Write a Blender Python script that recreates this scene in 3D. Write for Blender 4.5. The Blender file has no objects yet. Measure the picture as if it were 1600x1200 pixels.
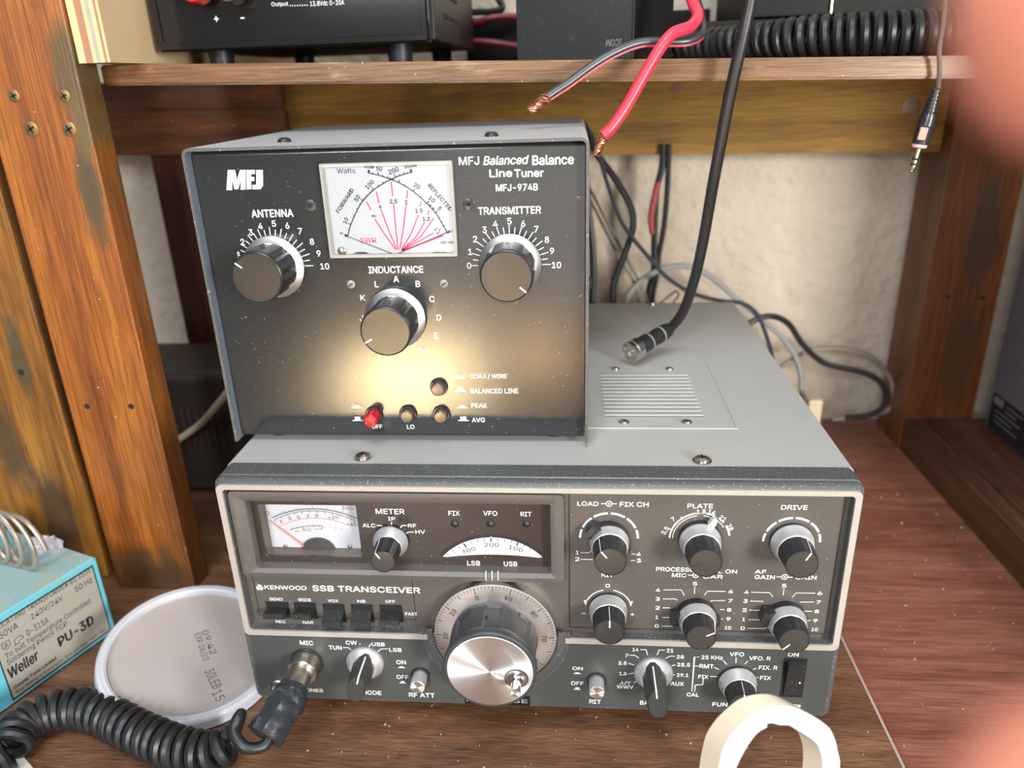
import bpy, bmesh, math, random
import numpy as np
from mathutils import Vector, Matrix, noise

random.seed(7)
SC = bpy.context.scene
COL = SC.collection
MM = 0.001

# ------------------------------------------------------------------ camera
CAM = np.array([23.926, -331.832, 349.94])          # mm
PITCH, ROLL, YAW, FPX = 1.18873835, -0.0348716601, 0.0900626095, 1174.04


def _rot():
    cx, sx = math.cos(PITCH), math.sin(PITCH)
    cz, sz = math.cos(YAW), math.sin(YAW)
    cr, sr = math.cos(ROLL), math.sin(ROLL)
    X = np.array([[1, 0, 0], [0, cx, -sx], [0, sx, cx]])
    Z = np.array([[cz, -sz, 0], [sz, cz, 0], [0, 0, 1]])
    R = np.array([[cr, -sr, 0], [sr, cr, 0], [0, 0, 1]])
    return Z @ X @ R


CR = _rot()
cd = bpy.data.cameras.new('camera')
cam = bpy.data.objects.new('camera', cd)
COL.objects.link(cam)
M4 = Matrix.Identity(4)
for i in range(3):
    for j in range(3):
        M4[i][j] = CR[i, j]
    M4[i][3] = CAM[i] * MM
cam.matrix_world = M4
cd.sensor_width = 36.0
cd.lens = FPX * 36.0 / 1600.0
cd.clip_start = 0.004
cd.clip_end = 50
cd.dof.use_dof = True
cd.dof.focus_distance = 0.388
cd.dof.aperture_fstop = 7.2
SC.camera = cam

# ------------------------------------------------------------------ light
SC.view_settings.view_transform = 'Standard'
SC.view_settings.look = 'None'
SC.view_settings.gamma = 1.0
SC.view_settings.use_curve_mapping = False
SC.view_settings.exposure = 0.0

w = bpy.data.worlds.new('shed_daylight')
SC.world = w
w.use_nodes = True
w.node_tree.nodes['Background'].inputs[0].default_value = (0.80, 0.87, 1.0, 1)
w.node_tree.nodes['Background'].inputs[1].default_value = 0.22


def area(name, loc, target, sx, sy, power, col, spread=180):
    l = bpy.data.lights.new(name, 'AREA')
    l.shape = 'RECTANGLE'
    l.size, l.size_y = sx * MM, sy * MM
    l.energy = power
    l.color = col
    l.spread = math.radians(spread)
    o = bpy.data.objects.new(name, l)
    COL.objects.link(o)
    o.location = Vector(loc) * MM
    d = (Vector(target) - Vector(loc)).normalized()
    o.rotation_euler = d.to_track_quat('-Z', 'Y').to_euler()
    return o


area('window_daylight_left', (-420, -1400, 800), (0, 100, 150), 420, 420, 20, (0.90, 0.95, 1.0))
area('window_daylight_right', (860, -1050, 430), (50, 120, 130), 240, 420, 27, (1.0, 0.97, 0.92))
area('rooflight', (60, -650, 1600), (40, 50, 150), 900, 700, 20, (0.92, 0.96, 1.0))
area('added_low_front_fill', (-150, -2900, -100), (0, 0, 100), 1100, 1200, 11, (1.0, 0.93, 0.85))  # added low fill that brightens the metal faces; no such source is seen
area('sunbeam_through_doorway', (-1300, -4300, 2300), (-640, -2380, -760), 160, 160, 420, (1.0, 0.80, 0.50), 8)
area('sunbeam_sliver', (-700, -4500, 2300), (-112, -2640, -760), 60, 60, 22, (1.0, 0.62, 0.28), 4)

# ------------------------------------------------------------------ pixel -> point on a real plane (mm)


def ray(px, py):
    return CR @ np.array([(px - 800) / FPX, -(py - 600) / FPX, -1.0])


def U(px, py, ax, val):
    d = ray(px, py)
    t = (val - CAM[ax]) / d[ax]
    return Vector(CAM + t * d)


def camspace(x, y, z):
    return Vector(CAM + CR @ np.array([x, y, z]))


class Plane:
    """a flat face of an object: origin, right, up (mm); the normal points at the viewer"""

    def __init__(s, o, u, v):
        s.o, s.u, s.v = Vector(o), Vector(u).normalized(), Vector(v).normalized()
        s.n = s.u.cross(s.v)

    def to(s, px, py):
        d = Vector(ray(px, py))
        c = Vector(CAM)
        t = (s.o - c).dot(s.n) / d.dot(s.n)
        q = c + d * t - s.o
        return (q.dot(s.u), q.dot(s.v))

    def pt(s, a, b, h=0.0):
        return s.o + s.u * a + s.v * b + s.n * h


def YP(y):
    return Plane((0, y, 0), (1, 0, 0), (0, 0, 1))

# ------------------------------------------------------------------ mesh builder (mm in, metres out)


_tcache = {}
try:                                                 # Blender's own bundled sans face
    import os
    FONT = bpy.data.fonts.load(os.path.join(bpy.utils.system_resource('DATAFILES'), 'fonts', 'Inter.woff2'))
except Exception:
    FONT = None


def text_mesh(s, bold=0.0, shear=0.0):
    k = (s, bold, shear)
    if k in _tcache:
        return _tcache[k]
    cu = bpy.data.curves.new('lettering', 'FONT')
    cu.body = s
    if FONT:
        cu.font = FONT
    cu.offset = bold
    cu.shear = shear
    cu.resolution_u = 3
    ob = bpy.data.objects.new('lettering', cu)
    COL.objects.link(ob)
    bpy.context.view_layer.update()
    dg = bpy.context.evaluated_depsgraph_get()
    me = bpy.data.meshes.new_from_object(ob.evaluated_get(dg))
    vs = [(v.co.x, v.co.y) for v in me.vertices]
    fs = [tuple(p.vertices) for p in me.polygons]
    bpy.data.objects.remove(ob)
    bpy.data.curves.remove(cu)
    bpy.data.meshes.remove(me)
    xs = [v[0] for v in vs] or [0, 1]
    ys = [v[1] for v in vs] or [0, 1]
    _tcache[k] = (vs, fs, min(xs), max(xs), min(ys), max(ys))
    return _tcache[k]


def rr(x0, x1, z0, z1, r, n=4):
    out = []
    for cx, cz, a0 in ((x1 - r, z0 + r, -90), (x1 - r, z1 - r, 0), (x0 + r, z1 - r, 90), (x0 + r, z0 + r, 180)):
        for i in range(n + 1):
            a = math.radians(a0 + 90 * i / n)
            out.append((cx + r * math.cos(a), cz + r * math.sin(a)))
    return out


def circ(cx, cz, r, n=32, a0=0):
    return [(cx + r * math.cos(a0 + 2 * math.pi * i / n), cz + r * math.sin(a0 + 2 * math.pi * i / n)) for i in range(n)]


class MB:
    def __init__(s):
        s.bm = bmesh.new()
        s.mi = 0

    def f(s, vs):
        try:
            fc = s.bm.faces.new(vs)
            fc.material_index = s.mi
            return fc
        except ValueError:
            return None

    def v(s, p):
        return s.bm.verts.new(p)

    def box(s, x0, x1, y0, y1, z0, z1, bev=0.0, seg=2, mat=None):
        b = bmesh.new()
        bmesh.ops.create_cube(b, size=1)
        for v in b.verts:
            v.co = Vector(((x0 + x1) / 2 + v.co.x * (x1 - x0), (y0 + y1) / 2 + v.co.y * (y1 - y0), (z0 + z1) / 2 + v.co.z * (z1 - z0)))
        if bev:
            bmesh.ops.bevel(b, geom=b.edges[:], offset=bev, segments=seg, affect='EDGES', profile=0.6)
        s.merge(b, mat)

    def merge(s, b, mat=None):
        mp = {}
        for v in b.verts:
            mp[v] = s.v(mat @ v.co if mat is not None else v.co)
        for fc in b.faces:
            s.f([mp[v] for v in fc.verts])
        b.free()

    def loft(s, loops, cap0=True, cap1=True, closed=True):
        L = [[s.v(p) for p in lp] for lp in loops]
        n = len(L[0])
        for a, b in zip(L, L[1:]):
            for i in range(n if closed else n - 1):
                j = (i + 1) % n
                s.f([a[i], a[j], b[j], b[i]])
        if cap0:
            s.f(L[0][::-1])
        if cap1:
            s.f(L[-1])
        return L

    def prism(s, outline, pl, h0, h1):
        s.loft([[pl.pt(a, b, h0) for a, b in outline], [pl.pt(a, b, h1) for a, b in outline]])

    def ringp(s, out, inn, pl, h0, h1):
        A = [[s.v(pl.pt(a, b, h)) for a, b in lp] for lp in (out, inn) for h in (h0, h1)]
        n = len(out)
        for i in range(n):
            j = (i + 1) % n
            s.f([A[1][i], A[1][j], A[3][j], A[3][i]])
            s.f([A[0][j], A[0][i], A[2][i], A[2][j]])
            s.f([A[0][i], A[0][j], A[1][j], A[1][i]])
            s.f([A[3][i], A[3][j], A[2][j], A[2][i]])

    def lathe(s, prof, o, ax, n=32, cap0=True, cap1=True, rad=None):
        """prof: (radius, height along ax); rad(theta, r, h) may modulate the radius"""
        ax = Vector(ax).normalized()
        ref = Vector((1, 0, 0)) if abs(ax.x) < .9 else Vector((0, 0, 1))
        u = (ref - ax * ref.dot(ax)).normalized()
        v = ax.cross(u)
        o = Vector(o)
        loops = []
        for r, h in prof:
            lp = []
            for i in range(n):
                t = 2 * math.pi * i / n
                q = rad(t, r, h) if rad else r
                lp.append(o + ax * h + (u * math.cos(t) + v * math.sin(t)) * max(q, 1e-3))
            loops.append(lp)
        s.loft(loops, cap0, cap1)

    def cyl(s, p0, p1, r0, r1=None, n=16):
        p0, p1 = Vector(p0), Vector(p1)
        d = p1 - p0
        s.lathe([(r0, 0), (r0 if r1 is None else r1, d.length)], p0, d, n)

    def tube(s, path, r, n=10, caps=True):
        P = [Vector(p) for p in path]
        rs = r if isinstance(r, (list, tuple)) else [r] * len(P)
        T = []
        for i in range(len(P)):
            a, b = P[max(i - 1, 0)], P[min(i + 1, len(P) - 1)]
            T.append((b - a).normalized())
        ref = Vector((0, 0, 1)) if abs(T[0].z) < .9 else Vector((1, 0, 0))
        u = (ref - T[0] * ref.dot(T[0])).normalized()
        loops = []
        for i, p in enumerate(P):
            u = u - T[i] * u.dot(T[i])
            u = u.normalized() if u.length > 1e-6 else T[i].orthogonal().normalized()
            v = T[i].cross(u)
            loops.append([p + (u * math.cos(2 * math.pi * k / n) + v * math.sin(2 * math.pi * k / n)) * rs[i] for k in range(n)])
        s.loft(loops, caps, caps)

    def line(s, pl, pts, wd, h=0.12, closed=False):
        Q = [Vector((a, b)) for a, b in pts]
        n = len(Q)
        L = []
        for i in range(n):
            a = Q[(i - 1) % n] if (closed or i) else Q[i]
            b = Q[(i + 1) % n] if (closed or i < n - 1) else Q[i]
            t = (b - a).normalized()
            nn = Vector((-t.y, t.x))
            k = 1.0
            if a != Q[i] and b != Q[i]:
                t1 = (Q[i] - a).normalized()
                k = 1 / max(.5, abs(Vector((-t1.y, t1.x)).dot(nn)))
            L.append((s.v(pl.pt(*(Q[i] - nn * wd * .5 * k), h)), s.v(pl.pt(*(Q[i] + nn * wd * .5 * k), h))))
        for i in range(n if closed else n - 1):
            j = (i + 1) % n
            s.f([L[i][0], L[j][0], L[j][1], L[i][1]])

    def lpx(s, pl, pts, wd, h=0.12):
        s.line(pl, [pl.to(*q) for q in pts], wd, h)

    def arc(s, pl, c, r, a0, a1, wd, h=0.12, n=24):
        s.line(pl, [(c[0] + r * math.cos(math.radians(a0 + (a1 - a0) * i / n)), c[1] + r * math.sin(math.radians(a0 + (a1 - a0) * i / n))) for i in range(n + 1)], wd, h)

    def disc(s, pl, c, r, h=0.12, n=24):
        s.f([s.v(pl.pt(a, b, h)) for a, b in circ(c[0], c[1], r, n)])

    def poly(s, pl, pts, h=0.12):
        s.f([s.v(pl.pt(a, b, h)) for a, b in pts])

    def ppx(s, pl, pts, h=0.12):
        s.poly(pl, [pl.to(*q) for q in pts], h)

    def _text(s, pl, t, c, wd, ht, rot, bold, shear, h):
        vs, fs, x0, x1, y0, y1 = text_mesh(t, 0, shear)
        ky = ht / max(y1 - y0, 1e-6)
        kx = ky if wd is None else wd / max(x1 - x0, 1e-6)
        ca, sa = math.cos(rot), math.sin(rot)
        e = bold * ht * 1.1                              # heavier strokes: the same outline laid down slightly shifted
        for k, (ex, ey) in enumerate(((0, 0), (e, 0), (-e, 0), (0, e), (0, -e)) if e else ((0, 0),)):
            V = []
            for x, y in vs:
                a, b = (x - (x0 + x1) / 2) * kx + ex, (y - (y0 + y1) / 2) * ky + ey
                V.append(s.v(pl.pt(c[0] + a * ca - b * sa, c[1] + a * sa + b * ca, h + .004 * k)))
            for fc in fs:
                s.f([V[i] for i in fc])

    def tbox(s, pl, t, x0, y0, x1, y1, bold=0.02, shear=0.0, h=0.14):
        """text fitted to a rectangle seen at these pixels, laid flat on the plane"""
        cx, cy = (x0 + x1) / 2, (y0 + y1) / 2
        a0, a1 = pl.to(x0, cy), pl.to(x1, cy)
        b0, b1 = pl.to(cx, y0), pl.to(cx, y1)
        c = pl.to(cx, cy)
        s._text(pl, t, c, abs(a1[0] - a0[0]), abs(b0[1] - b1[1]), 0, bold, shear, h)

    def tat(s, pl, t, px, py, ht, rot=0, bold=0.02, h=0.14, k=None):
        c = pl.to(px, py)
        s._text(pl, t, c, None if k is None else k * ht * len(t), ht, math.radians(rot), bold, 0, h)

    def build(s, name, mats, parent=None, ang=38, flat=False):
        bmesh.ops.recalc_face_normals(s.bm, faces=s.bm.faces[:]) if not flat else None
        me = bpy.data.meshes.new(name)
        off = parent.get('_o') if parent is not None else None
        off = Vector(off) if off is not None else Vector((0, 0, 0))
        for v in s.bm.verts:
            v.co = v.co * MM - off
        s.bm.to_mesh(me)
        s.bm.free()
        for m in (mats if isinstance(mats, (list, tuple)) else [mats]):
            me.materials.append(m)
        if not flat:
            me.polygons.foreach_set('use_smooth', [True] * len(me.polygons))
            me.set_sharp_from_angle(angle=math.radians(ang))
        o = bpy.data.objects.new(name, me)
        COL.objects.link(o)
        if not flat:
            wn = o.modifiers.new('flat_faces', 'WEIGHTED_NORMAL')
            wn.keep_sharp = True
        if parent is not None:
            o.parent = parent
            o['_o'] = off
        return o


def thing(name, label, cat, loc, group=None):
    """an empty at the base of a thing (mm); its parts become its children"""
    o = bpy.data.objects.new(name, None)
    COL.objects.link(o)
    o.empty_display_size = 0.02
    o.location = Vector(loc) * MM
    o['_o'] = Vector(loc) * MM
    return tag(o, label, cat, group)


def tag(o, label, cat, group=None, kind=None):
    if label:
        o['label'] = label
    if cat:
        o['category'] = cat
    if group:
        o['group'] = group
    if kind:
        o['kind'] = kind
    return o


def lab(o, label):
    o['label'] = label
    return o


def smooth_path(pts, per=8):
    """Catmull-Rom through points"""
    P = [Vector(p) for p in pts]
    P = [P[0] * 2 - P[1]] + P + [P[-1] * 2 - P[-2]]
    out = []
    for i in range(1, len(P) - 2):
        a, b, c, d = P[i - 1:i + 3]
        for k in range(per):
            t = k / per
            out.append(0.5 * ((2 * b) + (c - a) * t + (2 * a - 5 * b + 4 * c - d) * t * t + (3 * b - a - 3 * c + d) * t ** 3))
    out.append(P[-2])
    return out


def yp(pts):
    """(px, py, depth) -> points"""
    return [U(a, b, 1, y) for a, b, y in pts]

# ------------------------------------------------------------------ materials


def new_mat(name):
    m = bpy.data.materials.new(name)
    m.use_nodes = True
    nt = m.node_tree
    return m, nt, nt.nodes, nt.links, nt.nodes['Principled BSDF']


def mixrgb(N, L, fac, a, b, mode='MIX'):
    x = N.new('ShaderNodeMix')
    x.data_type = 'RGBA'
    x.blend_type = mode
    if isinstance(fac, (int, float)):
        x.inputs[0].default_value = fac
    else:
        L.new(fac, x.inputs[0])
    for k, c in ((6, a), (7, b)):
        if isinstance(c, tuple):
            x.inputs[k].default_value = c + (1,) if len(c) == 3 else c
        else:
            L.new(c, x.inputs[k])
    return x.outputs[2]


def ramp(N, L, fac, stops):
    r = N.new('ShaderNodeValToRGB')
    el = r.color_ramp.elements
    while len(el) < len(stops):
        el.new(0.5)
    for e, (p, c) in zip(el, stops):
        e.position = p
        e.color = c + (1,) if len(c) == 3 else c
    L.new(fac, r.inputs[0])
    return r.outputs[0]


def coords(N, L, scale=(1, 1, 1), src='Object'):
    tc = N.new('ShaderNodeTexCoord')
    mp = N.new('ShaderNodeMapping')
    mp.inputs['Scale'].default_value = scale
    L.new(tc.outputs[src], mp.inputs[0])
    return mp.outputs[0]


def noise_n(N, L, vec, scale, detail=4, rough=.55):
    n = N.new('ShaderNodeTexNoise')
    n.inputs['Scale'].default_value = scale
    n.inputs['Detail'].default_value = detail
    n.inputs['Roughness'].default_value = rough
    L.new(vec, n.inputs['Vector'])
    return n.outputs['Fac']


def bump(N, L, h, dist, strength=1.0):
    b = N.new('ShaderNodeBump')
    b.inputs['Strength'].default_value = strength
    b.inputs['Distance'].default_value = dist
    L.new(h, b.inputs['Height'])
    return b.outputs[0]


def M(name, col, rough=.5, metal=0.0, var=0.12, vscale=180, bmp=0.0, bscale=900, spec=.5, coat=0.0, dust=0.0, dcol=(.55, .53, .48), dscale=700, wear=None, wscale=260, wth=.66):
    m, nt, N, L, B = new_mat(name)
    v = coords(N, L)
    c = mixrgb(N, L, noise_n(N, L, v, vscale), tuple(x * (1 - var) for x in col), tuple(min(1, x * (1 + var)) for x in col))
    if wear:
        k = ramp(N, L, noise_n(N, L, v, wscale, 6, .7), [(wth, (0, 0, 0)), (wth + .06, (1, 1, 1))])
        c = mixrgb(N, L, k, c, wear)
    if dust:
        k = ramp(N, L, noise_n(N, L, v, dscale, 3, .6), [(.70 - dust * .2, (0, 0, 0)), (.80 - dust * .2, (1, 1, 1))])
        c = mixrgb(N, L, k, c, dcol)
    L.new(c, B.inputs['Base Color'])
    B.inputs['Roughness'].default_value = rough
    B.inputs['Metallic'].default_value = metal
    B.inputs['Specular IOR Level'].default_value = spec
    B.inputs['Coat Weight'].default_value = coat
    if bmp:
        L.new(bump(N, L, noise_n(N, L, v, bscale, 2), bmp * MM), B.inputs['Normal'])
    return m


POFF = {'varnished_orange_timber': Vector((-.294, .150, -.009)), 'reddish_rear_timber': Vector((-.294, .150, -.009))}


def wood(name, dark, mid, light, axis='z', fine=260, rough=.45, stain=(.05, .035, .02), sth=.60, coat=.0, specks=0.0, sscale=16, bm=.15, patches=(), k=.055, hairk=.7):
    m, nt, N, L, B = new_mat(name)
    sc = {'x': (k, 1, 1), 'y': (1, k, 1), 'z': (1, 1, k)}[axis]
    v = coords(N, L, sc)
    v2 = coords(N, L, {'x': (.35, 1, 1), 'y': (1, .35, 1), 'z': (1, 1, .35)}[axis])
    big = noise_n(N, L, v, 60, 5, .6)
    fin = noise_n(N, L, v, fine * 2.2, 3, .6)
    c = ramp(N, L, big, [(.30, dark), (.50, mid), (.70, light)])
    g = ramp(N, L, fin, [(.35, (.62, .62, .62)), (.6, (1, 1, 1))])
    c = mixrgb(N, L, .85, c, g, 'MULTIPLY')
    v4 = coords(N, L, tuple(q if q == 1 else q * .35 for q in sc))
    hair = ramp(N, L, noise_n(N, L, v4, fine * 4.5, 2, .5), [(.40, (.55, .50, .45)), (.50, (1, 1, 1))])
    c = mixrgb(N, L, hairk, c, hair, 'MULTIPLY')
    st = ramp(N, L, noise_n(N, L, v2, sscale, 5, .65), [(sth, (0, 0, 0)), (sth + .12, (1, 1, 1))])
    c = mixrgb(N, L, mixfac(N, L, st, .8), c, stain)
    for (px_, py_, yy), rx, rz, pc in patches:
        q = U(px_, py_, 1, yy) * MM
        mp = N.new('ShaderNodeMapping')
        mp.vector_type = 'POINT'
        tc = N.new('ShaderNodeTexCoord')
        L.new(tc.outputs['Object'], mp.inputs[0])
        mp.inputs['Scale'].default_value = (1 / (rx * MM), 0, 1 / (rz * MM))
        off = POFF.get(name, Vector((0, 0, 0)))
        mp.inputs['Location'].default_value = (-(q.x - off.x) / (rx * MM), 0, -(q.z - off.z) / (rz * MM))
        ln = N.new('ShaderNodeVectorMath')
        ln.operation = 'LENGTH'
        L.new(mp.outputs[0], ln.inputs[0])
        ad = N.new('ShaderNodeMath')
        ad.operation = 'ADD'
        L.new(ln.outputs['Value'], ad.inputs[0])
        nz = N.new('ShaderNodeMath')
        nz.operation = 'MULTIPLY'
        nz.inputs[1].default_value = 1.5
        L.new(noise_n(N, L, coords(N, L, {'x': (.3, 1, 1), 'y': (1, .3, 1), 'z': (1, 1, .3)}[axis]), 90, 5, .65), nz.inputs[0])
        L.new(nz.outputs[0], ad.inputs[1])
        mr = N.new('ShaderNodeMapRange')
        mr.inputs['From Min'].default_value = 1.35
        mr.inputs['From Max'].default_value = 1.9
        mr.inputs['To Min'].default_value = .9
        mr.inputs['To Max'].default_value = 0
        L.new(ad.outputs[0], mr.inputs[0])
        c = mixrgb(N, L, mr.outputs[0], c, pc)
    if specks:
        v3 = coords(N, L)
        sp = ramp(N, L, noise_n(N, L, v3, 420, 2, .5), [(.78 - specks * .1, (0, 0, 0)), (.81 - specks * .1, (1, 1, 1))])
        c = mixrgb(N, L, sp, c, (.62, .52, .42))
    L.new(c, B.inputs['Base Color'])
    B.inputs['Roughness'].default_value = rough
    B.inputs['Coat Weight'].default_value = coat
    B.inputs['Coat Roughness'].default_value = .25
    if bm:
        L.new(bump(N, L, fin, bm * MM * 1.5), B.inputs['Normal'])
    return m


def mixfac(N, L, col, k):
    x = N.new('ShaderNodeMath')
    x.operation = 'MULTIPLY'
    x.inputs[1].default_value = k
    L.new(col, x.inputs[0])
    return x.outputs[0]


def brushed(name, col, rough=.28, aniso=.85):
    m, nt, N, L, B = new_mat(name)
    B.inputs['Base Color'].default_value = col + (1,)
    B.inputs['Metallic'].default_value = 1
    B.inputs['Roughness'].default_value = rough
    B.inputs['Anisotropic'].default_value = aniso
    t = N.new('ShaderNodeTangent')
    t.direction_type = 'RADIAL'
    t.axis = 'Y'
    L.new(t.outputs[0], B.inputs['Tangent'])
    return m


def clear(name, tint=(1, 1, 1), gloss=.06, alpha=.0, acol=(.9, .88, .8)):
    """a thin clear sheet: straight-through light plus a glossy surface, optionally a milky share"""
    m, nt, N, L, B = new_mat(name)
    out = N['Material Output']
    t = N.new('ShaderNodeBsdfTransparent')
    t.inputs[0].default_value = tint + (1,)
    g = N.new('ShaderNodeBsdfGlossy')
    g.inputs['Roughness'].default_value = .06
    mx = N.new('ShaderNodeMixShader')
    fr = N.new('ShaderNodeFresnel')
    fr.inputs['IOR'].default_value = 1.0 + gloss * 7
    L.new(fr.outputs[0], mx.inputs[0])
    L.new(t.outputs[0], mx.inputs[1])
    L.new(g.outputs[0], mx.inputs[2])
    last = mx.outputs[0]
    if alpha:
        d = N.new('ShaderNodeBsdfDiffuse')
        d.inputs[0].default_value = acol + (1,)
        m2 = N.new('ShaderNodeMixShader')
        m2.inputs[0].default_value = alpha
        L.new(last, m2.inputs[1])
        L.new(d.outputs[0], m2.inputs[2])
        last = m2.outputs[0]
    L.new(last, out.inputs['Surface'])
    return m


WOOD_POST = wood('varnished_orange_timber', (.16, .045, .007), (.33, .098, .013), (.44, .155, .022), 'z', coat=.3, specks=.45, stain=(.11, .06, .02), sth=.57, patches=(((145, 310, 119), 9, 32, (.060, .050, .024)), ((108, 120, 119), 9, 34, (.09, .06, .022)), ((128, 200, 119), 6, 18, (.12, .085, .03)), ((235, 905, 119), 40, 30, (.07, .035, .015))))
WOOD_POST2 = wood('yellow_varnished_timber', (.14, .052, .010), (.30, .122, .018), (.40, .19, .034), 'z', coat=.25, stain=(.07, .042, .016), sth=.55, patches=(((30, 560, 132), 7, 30, (.060, .050, .024)), ((15, 700, 132), 12, 40, (.07, .045, .02)), ((90, 800, 132), 16, 40, (.07, .04, .02))))
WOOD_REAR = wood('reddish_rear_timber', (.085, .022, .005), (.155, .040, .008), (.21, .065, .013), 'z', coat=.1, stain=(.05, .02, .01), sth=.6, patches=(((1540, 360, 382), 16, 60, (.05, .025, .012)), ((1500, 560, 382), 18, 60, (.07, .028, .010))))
WOOD_DARK = wood('dark_stained_rail', (.09, .028, .009), (.17, .052, .013), (.24, .08, .02), 'x', coat=.15, stain=(.04, .015, .008), sth=.55, specks=.2)
WOOD_BEAM = wood('olive_treated_beam', (.19, .092, .011), (.33, .172, .020), (.42, .235, .034), 'x', coat=.0, rough=.7, stain=(.13, .07, .02), sth=.62)
WOOD_SHELF = wood('worn_shelf_edge', (.10, .038, .010), (.20, .086, .021), (.32, .185, .055), 'x', coat=.15, stain=(.30, .21, .11), sth=.58, specks=.5, sscale=60, bm=.4)
WOOD_PLANK = wood('brown_bench_plank', (.10, .044, .022), (.18, .082, .042), (.28, .14, .07), 'x', k=.13, fine=300, rough=.42, coat=.25, stain=(.12, .045, .02), sth=.60, specks=.25, bm=.25)
WOOD_BENCH = wood('red_painted_bench', (.18, .058, .035), (.255, .092, .057), (.33, .135, .09), 'x', k=.08, hairk=.45, fine=230, rough=.5, coat=.15, stain=(.30, .13, .07), sth=.60, specks=.2, bm=.2)
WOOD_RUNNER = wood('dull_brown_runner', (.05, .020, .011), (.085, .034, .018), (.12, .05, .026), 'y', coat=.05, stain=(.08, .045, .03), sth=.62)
PLY_FACE = M('pale_plywood_face', (.60, .44, .25), .6, 0, .12, 35)

CASE = M('grey_case_paint', (.385, .38, .355), .50, 0, .05, 60, .05, 2600, dust=.30, dcol=(.47, .46, .43), dscale=900, wear=(.22, .12, .06), wscale=150, wth=.73)
BEZEL = M('dark_grey_bezel', (.075, .077, .077), .40, 0, .1, 90, .04, 2600, dust=.46, dcol=(.34, .33, .30), dscale=900)
CREAM = M('worn_cream_trim', (.46, .415, .36), .45, .3, .08, 200, wear=(.22, .20, .17), wscale=700, wth=.62)
PANEL = M('warm_grey_front_panel', (.090, .079, .068), .42, .1, .05, 80, .03, 3000, dust=.05)
LPANEL = M('slate_lower_panel', (.055, .058, .054), .44, 0, .06, 80, .03, 3000)
SMOKED = M('smoked_brown_acrylic', (.040, .028, .022), .16, 0, .05, 60, dust=.02, spec=.6)
BLACKP = M('black_plastic', (.020, .020, .021), .30, 0, .2, 200, dust=.14, dcol=(.11, .11, .10))
BLACKD = M('dusty_black_plastic', (.018, .018, .018), .45, 0, .2, 200, dust=.38, dcol=(.13, .125, .115))
KFACE = M('knob_face', (.050, .045, .038), .38, .15, .05, 120)
DARKB = M('flat_black_case', (.006, .006, .006), .6, 0, .1, 100, spec=.25)  # even near-black with low gloss
BLACKM = M('matte_black', (.008, .008, .008), .7, 0, .1, 100)
RUBBER = M('black_rubber', (.012, .012, .013), .42, 0, .2, 120, dust=.12, dcol=(.12, .11, .10))
SILVER = M('satin_silver', (.74, .74, .75), .42, .75, .06, 200)
NICKEL = M('tarnished_nickel', (.50, .46, .40), .30, 1, .12, 220)
BRUSHED = brushed('radial_brushed_aluminium', (.93, .89, .84), .42, .92)
DIALM = brushed('brushed_dial_ring', (.62, .58, .54), .40, .6)
WHITE = M('white_print', (.80, .80, .78), .5, 0, .02)
BLACKINK = M('black_print', (.02, .02, .02), .5, 0, .02)
REDINK = M('red_print', (.82, .04, .15), .5, 0, .02)
ORANGEINK = M('orange_print', (.75, .28, .12), .5, 0, .02)
FACEW = M('white_meter_face', (.56, .57, .60), .5, 0, .02)
PINKNEEDLE = M('pink_needle', (.80, .16, .14), .4, 0, .02)
TUNERF = M('black_wrinkle_panel', (.021, .022, .023), .18, 0, .1, 300, .027, 1250, spec=.55, dust=.02)
TUNERC = M('tuner_cover_grey', (.45, .455, .46), .42, 0, .05, 120, .04, 2600, dust=.25, dcol=(.6, .6, .59), wear=(.6, .58, .55), wscale=500, wth=.74)
TUNERI = M('tuner_cover_lip', (.10, .098, .095), .4, .3, .1, 300, wear=(.55, .53, .5), wscale=600, wth=.63)
CLEAR = clear('clear_meter_acrylic', (1, 1, 1), .07)
CLEARW = clear('clear_acrylic_wall', (1, 1, 1), .07, .35, (.75, .73, .62))
GLOSSB = M('gloss_black_panel', (.010, .0095, .009), .10, 0, .05, 80, spec=.4)
STEELB = M('blue_black_steel', (.009, .0105, .014), .45, .0, .1, 120, .04, 2400)
RED = M('red_plastic', (.55, .008, .018), .25, 0, .06, 200)
REDW = M('red_wire_sleeve', (.74, .035, .065), .36, 0, .06, 200)
COPPER = M('bare_copper', (.62, .30, .18), .35, 1, .25, 900)
CLEARJ = M('smoky_wire_jacket', (.026, .028, .031), .36, 0, .1, 200, spec=.7)
WALLM = M('whitewashed_rough_wall', (.56, .48, .375), .85, 0, .16, 18, 5.0, 70, dust=.10, dcol=(.32, .28, .24), dscale=160)
BLUE = M('turquoise_paint', (.13, .50, .60), .38, 0, .05, 90, dust=.06, dcol=(.3, .5, .5))
BLUETOP = M('faded_dirty_turquoise', (.27, .40, .40), .55, 0, .12, 60, dust=.35, dcol=(.42, .42, .36), dscale=220, wear=(.40, .36, .18), wscale=60, wth=.56)
LABELM = M('grey_foil_label', (.45, .43, .36), .40, .25, .05, 120)
SPRING = M('old_spring_wire', (.50, .44, .36), .36, .75, .2, 300, dust=.2)
LIDM, _nt, _N, _L, _B = new_mat('frosted_plastic_lid')
_B.inputs['Base Color'].default_value = (.66, .60, .58, 1)
_B.inputs['Roughness'].default_value = .32
_B.inputs['Transmission Weight'].default_value = .0
_B.inputs['Alpha'].default_value = .52
LIDR = M('frosted_lid_rim', (.62, .62, .66), .28, 0, .03)
LIDR.node_tree.nodes['Principled BSDF'].inputs['Alpha'].default_value = .72
GREYC = M('grey_cable', (.30, .31, .29), .45, 0, .08)
GREENC = M('olive_thin_wire', (.16, .16, .11), .45, 0, .08)
BEIGEC = M('beige_cable', (.52, .43, .30), .5, 0, .08)
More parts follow.
